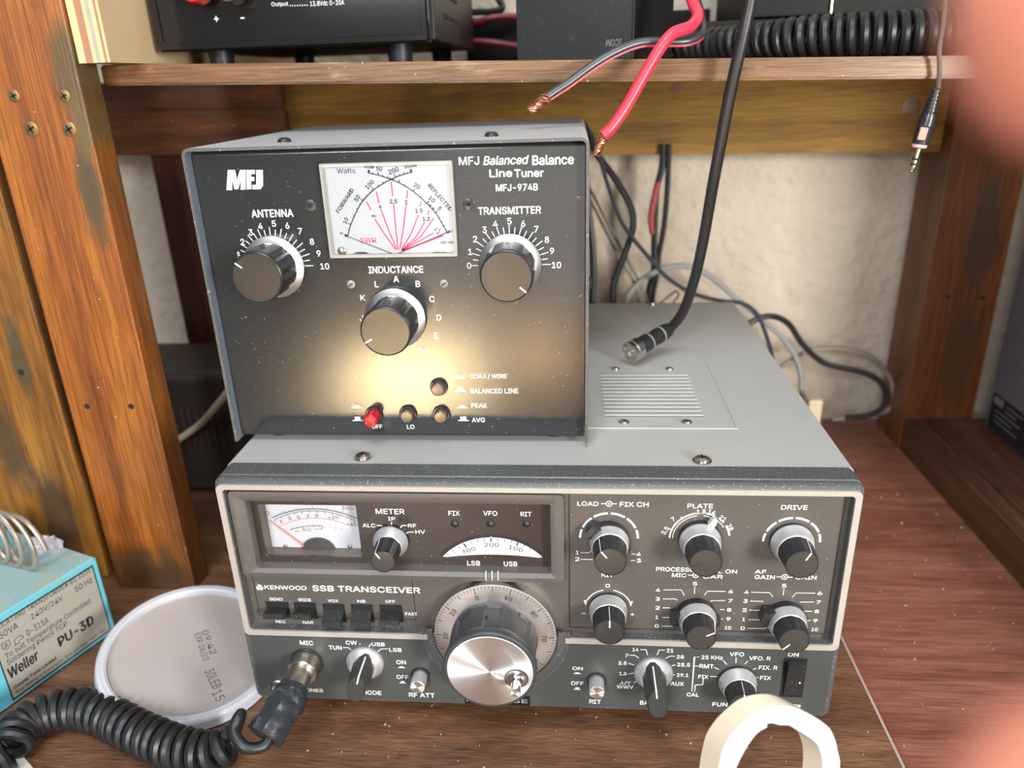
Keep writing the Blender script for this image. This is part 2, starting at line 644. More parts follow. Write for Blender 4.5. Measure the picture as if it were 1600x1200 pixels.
CREAMP = M('cream_plug', (.62, .53, .36), .45, 0, .08)
PINKL = M('salmon_label', (.75, .28, .22), .45, 0, .03)
PINKR = M('pale_pink_ring', (.80, .42, .40), .35, 0, .03)
GOLDP = M('pale_gold_plug', (.62, .53, .36), .22, 1, .06)
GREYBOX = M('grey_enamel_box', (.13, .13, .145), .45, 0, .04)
FOAMW = M('white_foam_face', (.48, .49, .53), .75, 0, .04, 900, .12, 1600)
FOAMC = M('cream_foam_side', (.60, .50, .38), .65, 0, .04, 300)
BRASS = M('old_brass_screw', (.26, .165, .06), .45, .7, .25, 700)
GREYSH = M('grey_plastic_sheet', (.52, .50, .46), .55, 0, .06)
MILKY = clear('crumpled_clear_plastic', (.95, .95, 1), .10, .45, (.62, .60, .66))
SKIN, _nt, _N, _L, _B = new_mat('skin')
_v = coords(_N, _L)
_L.new(mixrgb(_N, _L, noise_n(_N, _L, _v, 120), (.72, .27, .18), (.80, .33, .23)), _B.inputs['Base Color'])
_B.inputs['Roughness'].default_value = .5
_B.inputs['Subsurface Weight'].default_value = .7
_B.inputs['Subsurface Radius'].default_value = (.012, .004, .003)
_B.inputs['Subsurface Scale'].default_value = 1.0
NAIL = M('finger_nail', (.66, .33, .27), .3, 0, .04)
TAPE = M('black_insulating_tape', (.022, .025, .030), .30, 0, .3, 160, .35, 240, dust=.22, dcol=(.14, .13, .12))
CRUMB = M('wood_crumb', (.45, .33, .24), .7, 0, .2)

# ------------------------------------------------------------------ setting
mb = MB()
mb.box(-1500, 1500, 455, 520, -700, 1600)
tag(mb.build('wall_back', WALLM), 'rough whitewashed back wall behind the shelf', None, None, 'structure')

mb = MB()
mb.box(-3000, 3000, -4200, 455, -840, -760)
tag(mb.build('floor', M('pale_concrete_floor', (.46, .42, .35), .8, 0, .1, 8)), 'pale concrete floor in front of the bench', None, None, 'structure')

# bench and plank
t = MB()
t.box(-1200, 1200, -345, 455, -45, -9, 2)
bench = tag(t.build('workbench', WOOD_BENCH), 'red-brown painted wooden workbench under the radio shelf', 'workbench')
t = MB()
t.box(-560, 201, -340, 380, -9, 0, 1.2)
plank = tag(t.build('plank', WOOD_PLANK), 'flat brown plank lying on the bench under the transceiver', 'plank')
t = MB()
t.box(199.6, 201.3, -340, 379, -1.8, .35, .6)
lab(t.build('worn_edge', M('pale_worn_edge', (.42, .32, .29), .5, 0, .2, 60), plank), 'pale worn edge of the plank')

# ------------------------------------------------------------------ shelf frame: posts, rails, beam, board
SZ = lambda x: 362.2 - 0.0243 * (x + 32)             # shelf top height: it leans a little to the right
sh = thing('wooden_shelf', 'orange varnished wooden shelf frame of posts and rails against the wall', 'shelf', (-294, 150, -9))


def beam(pa, pb, wy, hz, mat, name, bev=1.5, parent=sh):
    """a rectangular timber from pa to pb along x; pa, pb = lower front edge"""
    m_ = MB()
    b = bmesh.new()
    bmesh.ops.create_cube(b, size=1)
    pa, pb = Vector(pa), Vector(pb)
    for v in b.verts:
        k = v.co.x + .5
        q = pa.lerp(pb, k)
        v.co = Vector((q.x, q.y + (v.co.y + .5) * wy, q.z + (v.co.z + .5) * hz))
    bmesh.ops.bevel(b, geom=b.edges[:], offset=bev, segments=2, affect='EDGES')
    m_.merge(b)
    return m_.build(name, mat, parent)


m_ = MB()
m_.box(-325, -263.5, 119, 141, 0, 760, 1.5)
lab(m_.build('front_post', WOOD_POST, sh), 'orange varnished front post with brass screws')
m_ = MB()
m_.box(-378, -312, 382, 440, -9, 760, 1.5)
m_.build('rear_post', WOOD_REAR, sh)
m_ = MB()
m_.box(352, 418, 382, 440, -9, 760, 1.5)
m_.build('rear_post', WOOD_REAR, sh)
# screws on the left front post
PF = YP(119)
for px, py, r in ((22.5, 150, 3.6), (101, 150, 3.6), (49, 201.5, 4.4), (108.5, 202, 4.4)):
    a, b = PF.to(px, py)
    m_ = MB()
    m_.lathe([(r, 0), (r, .4), (r * .75, .8), (.2, .85)], PF.pt(a, b), PF.n, 20)
    s_ = m_.build('screw', BRASS, sh)
    m_ = MB()
    for q in (25, 115):
        c_, s2 = math.cos(math.radians(q)) * r * .6, math.sin(math.radians(q)) * r * .6
        m_.line(PF, [(a - c_, b - s2), (a + c_, b + s2)], r * .28, .95)
    m_.build('cross_slot', BLACKM, s_)
for px, py in ((136, 635), (205, 635)):
    a, b = PF.to(px, py)
    m_ = MB()
    m_.disc(PF, (a, b), 2.1, .1, 16)
    lab(m_.build('screw_hole', BLACKM, sh), 'small dark hole in the post')
PR = YP(382)
for px, py in ((1482, 464), (1536, 466)):
    a, b = PR.to(px, py)
    m_ = MB()
    m_.disc(PR, (a, b), 2.2, .1, 16)
    lab(m_.build('screw_hole', BLACKM, sh), 'small dark hole in the post')
# stained rail on the left, olive beam to its right
beam((-470, 366, 300), (-236, 366, 294.5), 13, 40, WOOD_DARK, 'stained_rail')
beam((-470, 362, 340.5), (-236, 362, 335), 17, 22, WOOD_DARK, 'stained_batten')
beam((-262, 402, 289), (415, 402, 278), 36, 66, WOOD_BEAM, 'rear_beam')
for px, py, r in ((1057, 137, 5), (1424, 166, 8.5)):
    a, b = YP(402).to(px, py)
    m_ = MB()
    m_.loft([[YP(402).pt(a + r * q * math.cos(k * .3927), b + r * q * .9 * math.sin(k * .3927), hh) for k in range(16)] for q, hh in ((1, -.2), (1, .3), (.5, .5))], False, True)
    lab(m_.build('knot', WOOD_DARK, sh), 'dark round knot in the olive beam')
# shelf board
m_ = MB()
b = bmesh.new()
bmesh.ops.create_cube(b, size=1)
for v in b.verts:
    x = -268 if v.co.x < 0 else 520
    y = 150 if v.co.y < 0 else 440
    v.co = Vector((x, y, SZ(x) - (0 if v.co.z > 0 else 12)))
bmesh.ops.bevel(b, geom=b.edges[:], offset=1.2, segments=2, affect='EDGES')
m_.merge(b)
lab(m_.build('shelf_board', WOOD_SHELF, sh), 'thin worn shelf board with chipped varnish on its front edge')
# plywood upright on the shelf's left end
zb = SZ(-262) + .2
m_ = MB()
m_.box(-262.5, -243.5, 122, 430, zb, 760)
ply = m_.build('plywood_side', PLY_FACE, sh)
PLYM = [M('ply_layer_pale', (.66, .46, .24), .7, 0, .1), M('ply_layer_red', (.36, .17, .09), .7, 0, .15), M('ply_layer_grey', (.36, .33, .26), .7, 0, .2)]
for i, (x0, x1, k) in enumerate(((-262.5, -258, 0), (-258, -253.6, 1), (-253.6, -251.4, 0), (-251.4, -249, 2), (-249, -246.6, 0), (-246.6, -245, 1), (-245, -242.5, 0))):
    m_ = MB()
    m_.box(x0, min(x1, -243.5), 121.4, 122, zb, 760)
    m_.build('ply_layer', PLYM[k], ply)
# the neighbouring post at the far left
m_ = MB()
m_.box(-424, -341, 132, 190, 0, 760, 1.5)
post2 = tag(m_.build('wooden_post', WOOD_POST2), 'yellowish varnished post standing left of the screwed front post', 'post')
a, b = YP(132).to(33, 582)
m_ = MB()
m_.disc(YP(132), (a, b), 2.4, .1, 16)
lab(m_.build('screw_hole', BLACKM, post2), 'dark screw hole in a stained patch')

# runner along the bench on the right, and the grey box on it
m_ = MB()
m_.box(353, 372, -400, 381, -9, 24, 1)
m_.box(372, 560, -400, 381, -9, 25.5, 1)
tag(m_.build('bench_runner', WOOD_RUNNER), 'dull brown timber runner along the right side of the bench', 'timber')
gb = thing('enamel_box', 'pale grey metal box with black data label at right edge', 'equipment box', (475, 200, 25.5))
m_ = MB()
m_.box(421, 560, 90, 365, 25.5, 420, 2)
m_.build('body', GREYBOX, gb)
PG = Plane((421, 0, 0), (0, -1, 0), (0, 0, 1))
m_ = MB()
q = [PG.to(*c) for c in ((1549, 617), (1545, 655))]
m_.poly(PG, [(-360, 27), (-230, 27), (-230, 62), (-360, 62)], .2)
dl = lab(m_.build('data_label', BLACKM, gb), 'black data label with pale print')
m_ = MB()
m_.poly(PG, [(-357, 53), (-341, 53), (-341, 60), (-357, 60)], .35)
for i, (a0, a1) in enumerate(((-336, -308), (-336, -318), (-352, -310), (-352, -322), (-352, -312))):
    m_.line(PG, [(a0, 57 - i * 5), (a1, 57 - i * 5)], 1.2, .35)
m_._text(PG, 'CE', (-286, 34), None, 9, 0, .01, 0, .35)
m_.build('label_print', M('dim_grey_print', (.20, .20, .21), .5), dl)

# ------------------------------------------------------------------ transceiver
KX = 166.5
KB, KT = 12.5, 161.1
tr = thing('ssb_transceiver', 'wide grey radio transceiver with large silver tuning knob on the plank', 'radio transceiver', (0, 165, 0))
m_ = MB()
m_.loft([[Vector((x, y, z)) for x, z in rr(-KX + i, KX - i, KB + 2 + i, KT - i, 2.5)] for y, i in ((21, 0), (331, 0), (333, 1.5))])
lab(m_.build('case', CASE, tr), 'grey painted steel case with rust specks')
m_ = MB()
prof = [(21, 0), (21, .0), (8.5, 0), (7.8, .7), (7.0, .7), (6.4, .1), (4.6, .1), (2.6, .9), (1.0, 2.6)]
loops = [[Vector((x, y, z)) for x, z in rr(-KX + i, KX - i, KB + i, KT + .2 - i, 4)] for y, i in prof]
inner = rr(-160.6, 160.6, 65.2, 156.2, 2)
loops.append([Vector((x, 1.0, z)) for x, z in inner])
loops.append([Vector((x, 6.0, z)) for x, z in inner])
m_.loft(loops, False, False)
bz = lab(m_.build('bezel', BEZEL, tr), 'dark grey plastic front surround')
m_ = MB()
m_.poly(YP(1.0), rr(-162.5, 162.5, KB + 3.4, 62.5, 3), .25)
lp = lab(m_.build('lower_panel', LPANEL, tr), 'slate grey lower control panel')
# cream trim: an open ring, interrupted by the tuning dial
m_ = MB()
o_ = rr(-164.2, 164.2, 61.6, 159.2, 3.2)
i_ = rr(-161.0, 161.0, 64.9, 156.4, 2.0)
n = len(o_)
s0 = next(i for i in range(n) if False) if False else 0
outl = [(18.5, 61.6)] + o_[:n] + [(-58.5, 61.6)]
inl = [(18.5, 64.9)] + i_[:n] + [(-58.5, 64.9)]
F0, F1 = YP(1.4), YP(0)
A = [[m_.v(F0.pt(a, b)) for a, b in outl], [m_.v(F1.pt(a, b)) for a, b in outl], [m_.v(F1.pt(a, b)) for a, b in inl], [m_.v(F0.pt(a, b, -4)) for a, b in inl]]
for i in range(len(outl) - 1):
    for a, b in ((0, 1), (1, 2), (2, 3)):
        m_.f([A[a][i], A[a][i + 1], A[b][i + 1], A[b][i]])
lab(m_.build('front_trim', CREAM, tr), 'worn cream metal trim around the front panel')
m_ = MB()
m_.ringp(rr(-161, 161, 64.5, 157, .4), rr(-155, 14.8, 103, 149.6, 1), YP(6), -3, 0)
fp_ = lab(m_.build('front_panel', PANEL, tr), 'warm grey recessed front panel')
FB = YP(6)
# right-hand control plate
q0, q1 = YP(5.2).to(877, 772), YP(5.2).to(1329, 1003)
m_ = MB()
m_.prism(rr(21.0, 158.0, 68.6, 155.6, .6), FB, 0, .7)
lab(m_.build('control_plate', PANEL, fp_), 'right-hand control plate')
m_ = MB()
m_.line(YP(5.3), rr(21.0, 158.0, 68.6, 155.6, .6), .45, .08, True)
lab(m_.build('panel_groove', BLACKM, fp_), 'thin dark outline of the control plate')
m_ = MB()
m_.line(YP(6), rr(-156.5, -65.5, 70.5, 99.5, .6), .4, .1, True)
lab(m_.build('panel_groove', BLACKM, fp_), 'thin dark outline round the name and switches')
# raised surround of the meter window
W0, W1 = YP(0), YP(10)
out = rr(-159.8, 18.2, 99.8, 153.8, 2.6)
mid = rr(-156.6, 15.2, 102.8, 151.2, 2.2)
inn = rr(-151.6, 11.2, 104.9, 147.6, 1.0)
m_ = MB()
m_.loft([[Vector((a, y, b)) for a, b in lp_] for lp_, y in ((out, 5.4), (out, 2.8), (mid, 2.2), (inn, 3.8), (inn, 10.4))], False, False)
ms = lab(m_.build('window_surround', M('brown_grey_surround', (.095, .083, .074), .42, 0, .06, 90, dust=.15, dcol=(.25, .23, .2)), tr), 'raised surround of the meter and dial window')
# smoked panel with the meter opening
AP = YP(10)
ox0, oz1 = AP.to(402, 788)
ox1, oz0 = AP.to(566, 871)
op = rr(ox0, ox1, oz0, oz1, .4)
m_ = MB()
m_.ringp(rr(-152.4, 12.8, 101.5, 148.8, .4), op, AP, -1.2, 0)
sm = lab(m_.build('smoked_window', SMOKED, tr), 'smoked brown window panel')
# S-meter well and face
m_ = MB()
MF = YP(18.5)
m_.loft([[Vector((a, y, b)) for a, b in op] for y in (11.2, 18.6)], False, True)
m_.build('meter_well', M('meter_well_brown', (.10, .082, .07), .5), sm)
m_ = MB()
m_.poly(MF, rr(ox0 + .2, ox1 - .2, oz0 + .2, oz1 - .2, .3), .2)
mf = lab(m_.build('signal_meter', FACEW, tr), 'white signal meter face with curved scales')
C8 = lambda x, y: (330 + x / 4.4444, 690 + y / 4.4444)
m_ = MB()


def arcpts(p0, p1, p2, n=24):
    """circle through three points"""
    (ax, ay), (bx, by), (cx, cy) = p0, p1, p2
    d = 2 * (ax * (by - cy) + bx * (cy - ay) + cx * (ay - by))
    ux = ((ax * ax + ay * ay) * (by - cy) + (bx * bx + by * by) * (cy - ay) + (cx * cx + cy * cy) * (ay - by)) / d
    uy = ((ax * ax + ay * ay) * (cx - bx) + (bx * bx + by * by) * (ax - cx) + (cx * cx + cy * cy) * (bx - ax)) / d
    r = math.hypot(ax - ux, ay - uy)
    a0, a1 = math.atan2(ay - uy, ax - ux), math.atan2(cy - uy, cx - ux)
    return [(ux + r * math.cos(a0 + (a1 - a0) * i / n), uy + r * math.sin(a0 + (a1 - a0) * i / n)) for i in range(n + 1)], (ux, uy), r, a0, a1


def apx(pl, q, n=24):
    return arcpts(*[pl.to(*x) for x in q], n=n)


P_, c_, r_, a0_, a1_ = apx(MF, (C8(428, 528), C8(705, 466), C8(1010, 532)))
m_.line(MF, P_, .45, .3)
for i in range(0, 37):
    a = a0_ + (a1_ - a0_) * i / 36
    L_ = 1.9 if i % 6 == 0 else 1.1
    m_.line(MF, [(c_[0] + q * math.cos(a), c_[1] + q * math.sin(a)) for q in (r_, r_ + L_)], .22, .3)
P_, c_, r_, a0_, a1_ = apx(MF, (C8(440, 542), C8(705, 479), C8(1000, 546)))
m_.line(MF, P_, .32, .3)
for i in range(0, 12):
    a = a0_ + (a1_ - a0_) * i / 11
    m_.line(MF, [(c_[0] + q * math.cos(a), c_[1] + q * math.sin(a)) for q in (r_ - 1.5, r_)], .25, .3)
P_, c_, r_, a0_, a1_ = apx(MF, (C8(545, 612), C8(660, 586), C8(772, 584)))
m_.line(MF, P_, .35, .3)
m_.lpx(MF, (C8(772, 584), C8(770, 607)), .3, .3)
for s_, x, y, h in (('0', 393, 493, 2.2), ('300', 945, 460, 2.2), ('1', 487, 553, 2), ('3', 546, 532, 2), ('5', 607, 523, 2), ('7', 672, 517, 2), ('9', 733, 513, 2), ('+20', 848, 525, 2.1), ('+40', 975, 570, 2.1), ('ALC', 665, 608, 1.9)):
    m_.tat(MF, s_, *C8(x, y), h, 0, .0, .3, k=.95)
m_.lpx(MF, (C8(580, 622), C8(615, 620)), .25, .3)
m_.lpx(MF, (C8(715, 606), C8(770, 606)), .25, .3)
lab(m_.build('scale_print', BLACKINK, mf, flat=True), 'black meter scales')
m_ = MB()
P_, c_, r_, a0_, a1_ = apx(MF, (C8(490, 582), C8(750, 530), C8(962, 582)))
m_.line(MF, P_, .5, .3)
for i in range(11):
    a = a0_ + (a1_ - a0_) * i / 10
    m_.tat(MF, '0' if False else str(i % 10), *C8(560 + i * 38, 583 + abs(i - 4) * 4), 1.5, 0, 0, .3)
lab(m_.build('power_scale_print', ORANGEINK, mf, flat=True), 'orange meter scale')
m_ = MB()
hub = MF.to(*C8(752, 742))
m_.loft([[MF.pt(hub[0] + r * math.cos(math.pi * k / 16), hub[1] + .8 * r * math.sin(math.pi * k / 16), h) for k in range(17)] for r, h in ((9.5, .2), (9.5, 1.6), (6, 2.2))], True, True)
m_.build('meter_hub', BLACKP, mf)
for x in (520, 965):
    m_ = MB()
    m_.lathe([(1.3, 0), (1.3, .6), (.5, .9)], MF.pt(*MF.to(*C8(x, 725)), .2), MF.n, 12)
    m_.build('screw', NICKEL, mf)
m_ = MB()
a, b = MF.to(*C8(413, 540)), MF.to(*C8(682, 737))
m_.cyl(MF.pt(*a, 1.4), MF.pt(*b, 1.4), .28, .45, 8)
m_.build('needle', PINKNEEDLE, mf)
m_ = MB()
m_.poly(AP, op, -.8)
lab(m_.build('meter_glass', CLEAR, tr), 'clear window over the signal meter')
# dial window, lamps
C6 = lambda x, y: (550 + x / 4.7059, 770 + y / 4.7059)
up_, *_ = apx(AP, (C6(668, 466), C6(1022, 326), C6(1402, 472)))
lo_, *_ = apx(AP, (C6(1375, 476), C6(1010, 452), C6(700, 470)), 16)
m_ = MB()
m_.poly(AP, up_ + lo_, .25)
dw = lab(m_.build('frequency_dial', FACEW, tr), 'white arched frequency scale')
m_ = MB()
m_.line(AP, [(a, b) for a, b in apx(AP, (C6(655, 462), C6(1022, 312), C6(1415, 468)))[0]], 1.4, .12)
m_.build('dial_shade', BLACKP, dw)
m_ = MB()
for x0, y0, x1, y1, wd in ((820, 368, 842, 400, .7), (1022, 330, 1022, 356, .7), (1222, 362, 1212, 386, .7), (872, 352, 882, 372, .3), (920, 340, 928, 362, .3), (970, 332, 976, 352, .3), (1072, 332, 1072, 350, .3), (1125, 340, 1122, 360, .3), (1177, 346, 1170, 366, .3), (1270, 380, 1262, 394, .3), (1312, 402, 1304, 418, .3), (730, 412, 762, 440, .3), (780, 390, 798, 410, .3), (690, 440, 722, 462, .3)):
    m_.lpx(AP, (C6(x0, y0), C6(x1, y1)), wd, .4)
for s_, x, y, rot in (('300', 858, 420, 20), ('200', 1028, 380, 0), ('100', 1205, 408, -16)):
    m_.tat(AP, s_, *C6(x, y), 2.5, rot, 0, .4, k=1.05)
m_.build('scale_print', BLACKINK, dw, flat=True)
for x in (757, 1020, 1284):
    m_ = MB()
    a, b = AP.to(*C6(x, 225))
    m_.lathe([(2.3, 0), (2.3, .5), (1.9, .6), (1.8, .9), (1.2, 1.5), (.1, 1.8)], AP.pt(a, b), AP.n, 20)
    lab(m_.build('indicator_lamp', BLACKP, tr), 'dark round indicator lamp')
# lettering
tx = MB()
for s_, x0, y0, x1, y1 in (('METER', 175, 118, 385, 155), ('IP', 265, 178, 318, 202), ('ALC', 78, 225, 172, 252), ('RF', 412, 228, 473, 254), ('HV', 467, 273, 537, 300), ('FIX', 710, 133, 792, 166), ('VFO', 965, 133, 1068, 166), ('RIT', 1240, 140, 1320, 172), ('LSB', 848, 500, 942, 532), ('USB', 1117, 505, 1215, 537)):
    tx.tbox(AP, s_, *C6(x0, y0), *C6(x1, y1), bold=.02)
for q in (((182, 240), (215, 240), (232, 262)), ((291, 212), (291, 252)), ((402, 240), (368, 240), (350, 268)), ((457, 288), (415, 288), (393, 302)), ((1022, 303), (1022, 328))):
    tx.lpx(AP, [C6(*z) for z in q], .5)
lab(tx.build('window_lettering', WHITE, tr, flat=True), 'white lettering on the smoked window')
tx = MB()
PL2 = YP(6)
C7 = lambda x, y: (380 + x / 5.3333, 900 + y / 5.3333)
for s_, x0, y0, x1, y1, bo in (('KENWOOD', 180, 80, 527, 112, .03), ('SSB TRANSCEIVER', 577, 87, 1470, 132, .035), ('SEND', 220, 180, 330, 203, .02), ('WIDE', 458, 186, 565, 209, .02), ('VOX', 706, 194, 794, 216, .02), ('NB', 952, 198, 1018, 220, .02), ('OFF', 1185, 200, 1265, 222, .02), ('REC', 272, 368, 355, 390, .02), ('NAR', 498, 375, 586, 397, .02), ('FAST', 1352, 303, 1450, 328, .02), ('SLOW', 1188, 395, 1300, 416, .02)):
    tx.tbox(PL2, s_, *C7(x0, y0), *C7(x1, y1), bold=bo)
c_ = PL2.to(*C7(138, 95))
for k in range(3):
    a = math.radians(90 + 120 * k)
    tx.poly(PL2, [(c_[0] + q * math.cos(a + e), c_[1] + q * math.sin(a + e)) for q, e in ((.25, 0), (1.9, -.9), (2.05, -.45), (2.1, 0), (2.05, .45), (1.9, .9))], .14)
lab(tx.build('name_lettering', WHITE, tr, flat=True), 'white maker name and switch lettering')
tx = MB()
RP = YP(5.3)
C2 = lambda x, y: (870 + x / 6.316, 770 + y / 6.316)
C3 = lambda x, y: (1100 + x / 6.316, 770 + y / 6.316)
C4 = lambda x, y: (880 + x / 6.6667, 870 + y / 6.6667)
C5 = lambda x, y: (1110 + x / 6.6667, 870 + y / 6.6667)
for C_, rows in ((C2, (('LOAD', 203, 85, 410, 127), ('FIX CH', 622, 90, 905, 136), ('PLATE', 1290, 107, 1540, 150), ('RIT', 443, 786, 555, 828), ('PROCESSOR', 980, 735, 1408, 775), ('MIC', 1137, 793, 1275, 830))),
                 (C3, (('DRIVE', 762, 122, 1020, 165), ('PULL ON', -20, 755, 325, 792), ('CAR', -10, 808, 185, 845), ('AF', 503, 760, 613, 795), ('GAIN', 500, 812, 698, 850), ('GAIN', 903, 815, 1108, 853)))):
    for s_, x0, y0, x1, y1 in rows:
        tx.tbox(RP, s_, *C_(x0, y0), *C_(x1, y1), bold=.025)
for C_, rows, hh in ((C2, (('1', 203, 588), ('2', 203, 653), ('4', 808, 604), ('3', 808, 667), ('0', 503, 916)), 2.3),
                     (C4, (('5', 1373, 278), ('4', 987, 345), ('3', 985, 437), ('2', 983, 530), ('1', 975, 628), ('0', 975, 718)), 2.2),
                     (C5, (('6', 212, 360), ('7', 207, 457), ('8', 195, 550), ('9', 187, 645), ('10', 182, 737), ('5', 768, 300), ('4', 375, 367), ('3', 365, 460), ('2', 355, 553), ('1', 345, 650), ('0', 335, 742), ('6', 1137, 378), ('7', 1125, 472), ('8', 1107, 567), ('9', 1093, 663), ('10', 1085, 755)), 2.2)):
    for s_, x, y in rows:
        tx.tat(RP, s_, *C_(x, y), hh, 0, .025, k=1.0 if len(s_) == 1 and s_ != '1' else None)
for C_, x, y, rot, s_ in ((C2, 1070, 372, 62, '3.5'), (C2, 1148, 258, 38, '7'), (C2, 1425, 185, 5, '1.8'), (C2, 1530, 190, -18, '14'), (C3, 185, 250, -36, '21'), (C3, 257, 340, -60, '28')):
    tx.tat(RP, s_, *C_(x, y), 2.4, rot, .02)
for C_, x, y in ((C2, 515, 107), (C2, 1370, 812), (C3, 795, 830)):
    c_ = RP.to(*C_(x, y))
    tx.arc(RP, c_, 1.5, 0, 360, .45)
    tx.disc(RP, c_, .6)
    for sg in (-1, 1):
        tx.line(RP, [(c_[0] + sg * 1.6, c_[1]), (c_[0] + sg * 4.1, c_[1])], .45)
for C_, L_ in ((C2, (((235, 590), (315, 590), (343, 568)), ((235, 655), (355, 658)), ((735, 604), (775, 604)), ((730, 667), (772, 667)))),
               (C4, (((1045, 343), (1230, 343), (1262, 402)), ((1038, 437), (1165, 437), (1190, 450)), ((1035, 530), (1110, 530)), ((1030, 630), (1115, 630)), ((1025, 720), (1135, 722)), ((1370, 310), (1367, 385)))),
               (C5, (((160, 360), (-33, 357), (-63, 400)), ((155, 455), (20, 455), (0, 462)), ((145, 548), (100, 548)), ((130, 645), (110, 645)), ((425, 368), (615, 372), (650, 415)), ((415, 460), (550, 463)), ((405, 553), (525, 556)), ((397, 653), (515, 656), (545, 640)), ((385, 743), (570, 745), (590, 735)), ((765, 330), (757, 400)), ((1090, 378), (893, 375), (852, 420)), ((1078, 470), (930, 470)), ((1060, 567), (975, 565)), ((1045, 663), (985, 660))))):
    for q in L_:
        tx.lpx(RP, [C_(*z) for z in q], .38)
KN = {'load': (41.5, 127), 'plate': (88, 127.6), 'drive': (134.5, 126.5), 'rit': (41.8, 81.5), 'mic': (89, 79.5), 'af': (136, 79)}
for k, (ra, gaps) in {'load': (15.0, 1), 'drive': (14.2, 1)}.items():
    for a0, a1 in ((180, 160), (155, 127), (122, 93), (87, 58), (53, 25), (20, 0)):
        tx.arc(RP, KN[k], ra, a0, a1, 1.15, n=6)
for a0, a1, ra, wd in ((180, 98, 15.2, .8), (80, 62, 15.2, .8), (52, 40, 15.2, .8), (32, 8, 15.2, 1.0), (180, 98, 13.7, .4), (84, 30, 13.7, .4)):
    tx.arc(RP, KN['plate'], ra, a0, a1, wd, n=10)
for a in (160, 128):
    tx.line(RP, [(KN['plate'][0] + q * math.cos(math.radians(a)), KN['plate'][1] + q * math.sin(math.radians(a))) for q in (14.5, 16.4)], .5)
for a0, a1 in ((160, 102), (78, 22)):
    tx.arc(RP, KN['rit'], 12.7, a0, a1, .55, n=12)
for sg in (-1, 1):
    a, b = KN['rit'][0] + sg * 12.4, KN['rit'][1] + 3.2
    tx.poly(RP, [(a - .2 * sg, b - 1.2), (a + .9 * sg, b + 2.4), (a - 1.2 * sg, b + 2.0)])
    tx.line(RP, [(KN['rit'][0] + sg * 13.2 - 1, 78.2), (KN['rit'][0] + sg * 13.2 + 1, 78.2)], .4)
tx.line(RP, [(KN['rit'][0] + 13.2, 77.2), (KN['rit'][0] + 13.2, 79.2)], .4)
lab(tx.build('control_lettering', WHITE, tr, flat=True), 'white scales and names on the control plate')
tx = MB()
LP = YP(.7)
C1 = lambda x, y: (390 + x / 5, 980 + y / 5)
C9 = lambda x, y: (870 + x / 6.4, 990 + y / 6.4)
C10 = lambda x, y: (1060 + x / 5.9259, 990 + y / 5.9259)
LOW = {C1: MB(), C9: MB(), C10: MB()}
for C_, rows in ((C1, (('MIC', 395, 105, 495, 137), ('TUN', 620, 143, 718, 173), ('CW', 752, 105, 838, 134), ('USB', 955, 118, 1055, 146), ('LSB', 1092, 162, 1187, 190), ('ON', 1147, 257, 1220, 287), ('OFF', 1150, 373, 1240, 403), ('RF ATT', 1247, 513, 1445, 545), ('MODE', 872, 495, 1028, 525), ('PHONES', 372, 478, 573, 503))),
                 (C9, (('ON', 157, 330, 258, 363), ('OFF', 143, 477, 267, 513), ('RIT', 327, 660, 440, 698), ('14', 757, 142, 817, 175), ('7', 685, 202, 715, 232), ('3.5', 615, 278, 697, 310), ('1.8', 625, 383, 697, 415), ('JJY', 628, 475, 740, 505), ('WWV', 600, 515, 765, 548), ('21', 1100, 150, 1165, 185), ('28', 1198, 215, 1270, 248), ('28.5', 1203, 292, 1332, 327), ('29.1', 1200, 397, 1315, 430), ('AUX', 1137, 482, 1270, 518), ('BAND', 833, 672, 1010, 710))),
                 (C10, (('25 KHz', 213, 203, 410, 237), ('VFO', 475, 172, 607, 207), ('VFO. R', 655, 210, 852, 245), ('RMT', 195, 283, 325, 318), ('FIX. R', 745, 297, 915, 332), ('FIX', 185, 382, 275, 413), ('FIX', 757, 392, 857, 425), ('CAL', 77, 548, 190, 580), ('FUNCTION', 315, 640, 690, 676), ('ON', 1015, 175, 1112, 210), ('POWER', 960, 655, 1130, 688)))):
    for s_, x0, y0, x1, y1 in rows:
        LOW[C_].tbox(LP, s_, *C_(x0, y0), *C_(x1, y1), bold=.025)
for C_, L_ in ((C1, (((728, 158), (770, 158), (795, 175)), ((862, 124), (862, 136)), ((945, 130), (933, 155)), ((1080, 168), (1030, 168), (1003, 188)))),
               (C9, (((833, 158), (893, 160), (908, 212)), ((725, 215), (780, 215), (820, 243)), ((718, 297), (775, 312)), ((715, 402), (770, 393)), ((772, 490), (812, 465)), ((1080, 163), (1022, 163), (1003, 212)), ((1182, 225), (1130, 225), (1088, 247)), ((1185, 310), (1150, 320)), ((1180, 412), (1155, 405)))),
               (C10, (((195, 215), (148, 215), (125, 535)), ((140, 297), (190, 300)), ((230, 415), (225, 470), (155, 475), (150, 535)), ((415, 245), (448, 285)), ((533, 220), (533, 270)), ((645, 248), (617, 278)), ((725, 318), (690, 332)), ((330, 310), (375, 332)), ((293, 395), (355, 397)), ((740, 405), (715, 403))))):
    for q in L_:
        LOW[C_].lpx(LP, [C_(*z) for z in q], .4)


def switch_icon(m_, pl, px, py, s, out):
    """button symbol: a base bar with a cap pressed in or standing out"""
    a, b = pl.to(px, py)
    m_.poly(pl, [(a - s, b - .35 * s), (a + s, b - .35 * s), (a + s, b - .15 * s), (a - s, b - .15 * s)], .14)
    hgt = .55 * s if out else .2 * s
    m_.poly(pl, [(a - .55 * s, b - .15 * s), (a + .55 * s, b - .15 * s), (a + .55 * s, b + hgt), (a - .55 * s, b + hgt)], .14)


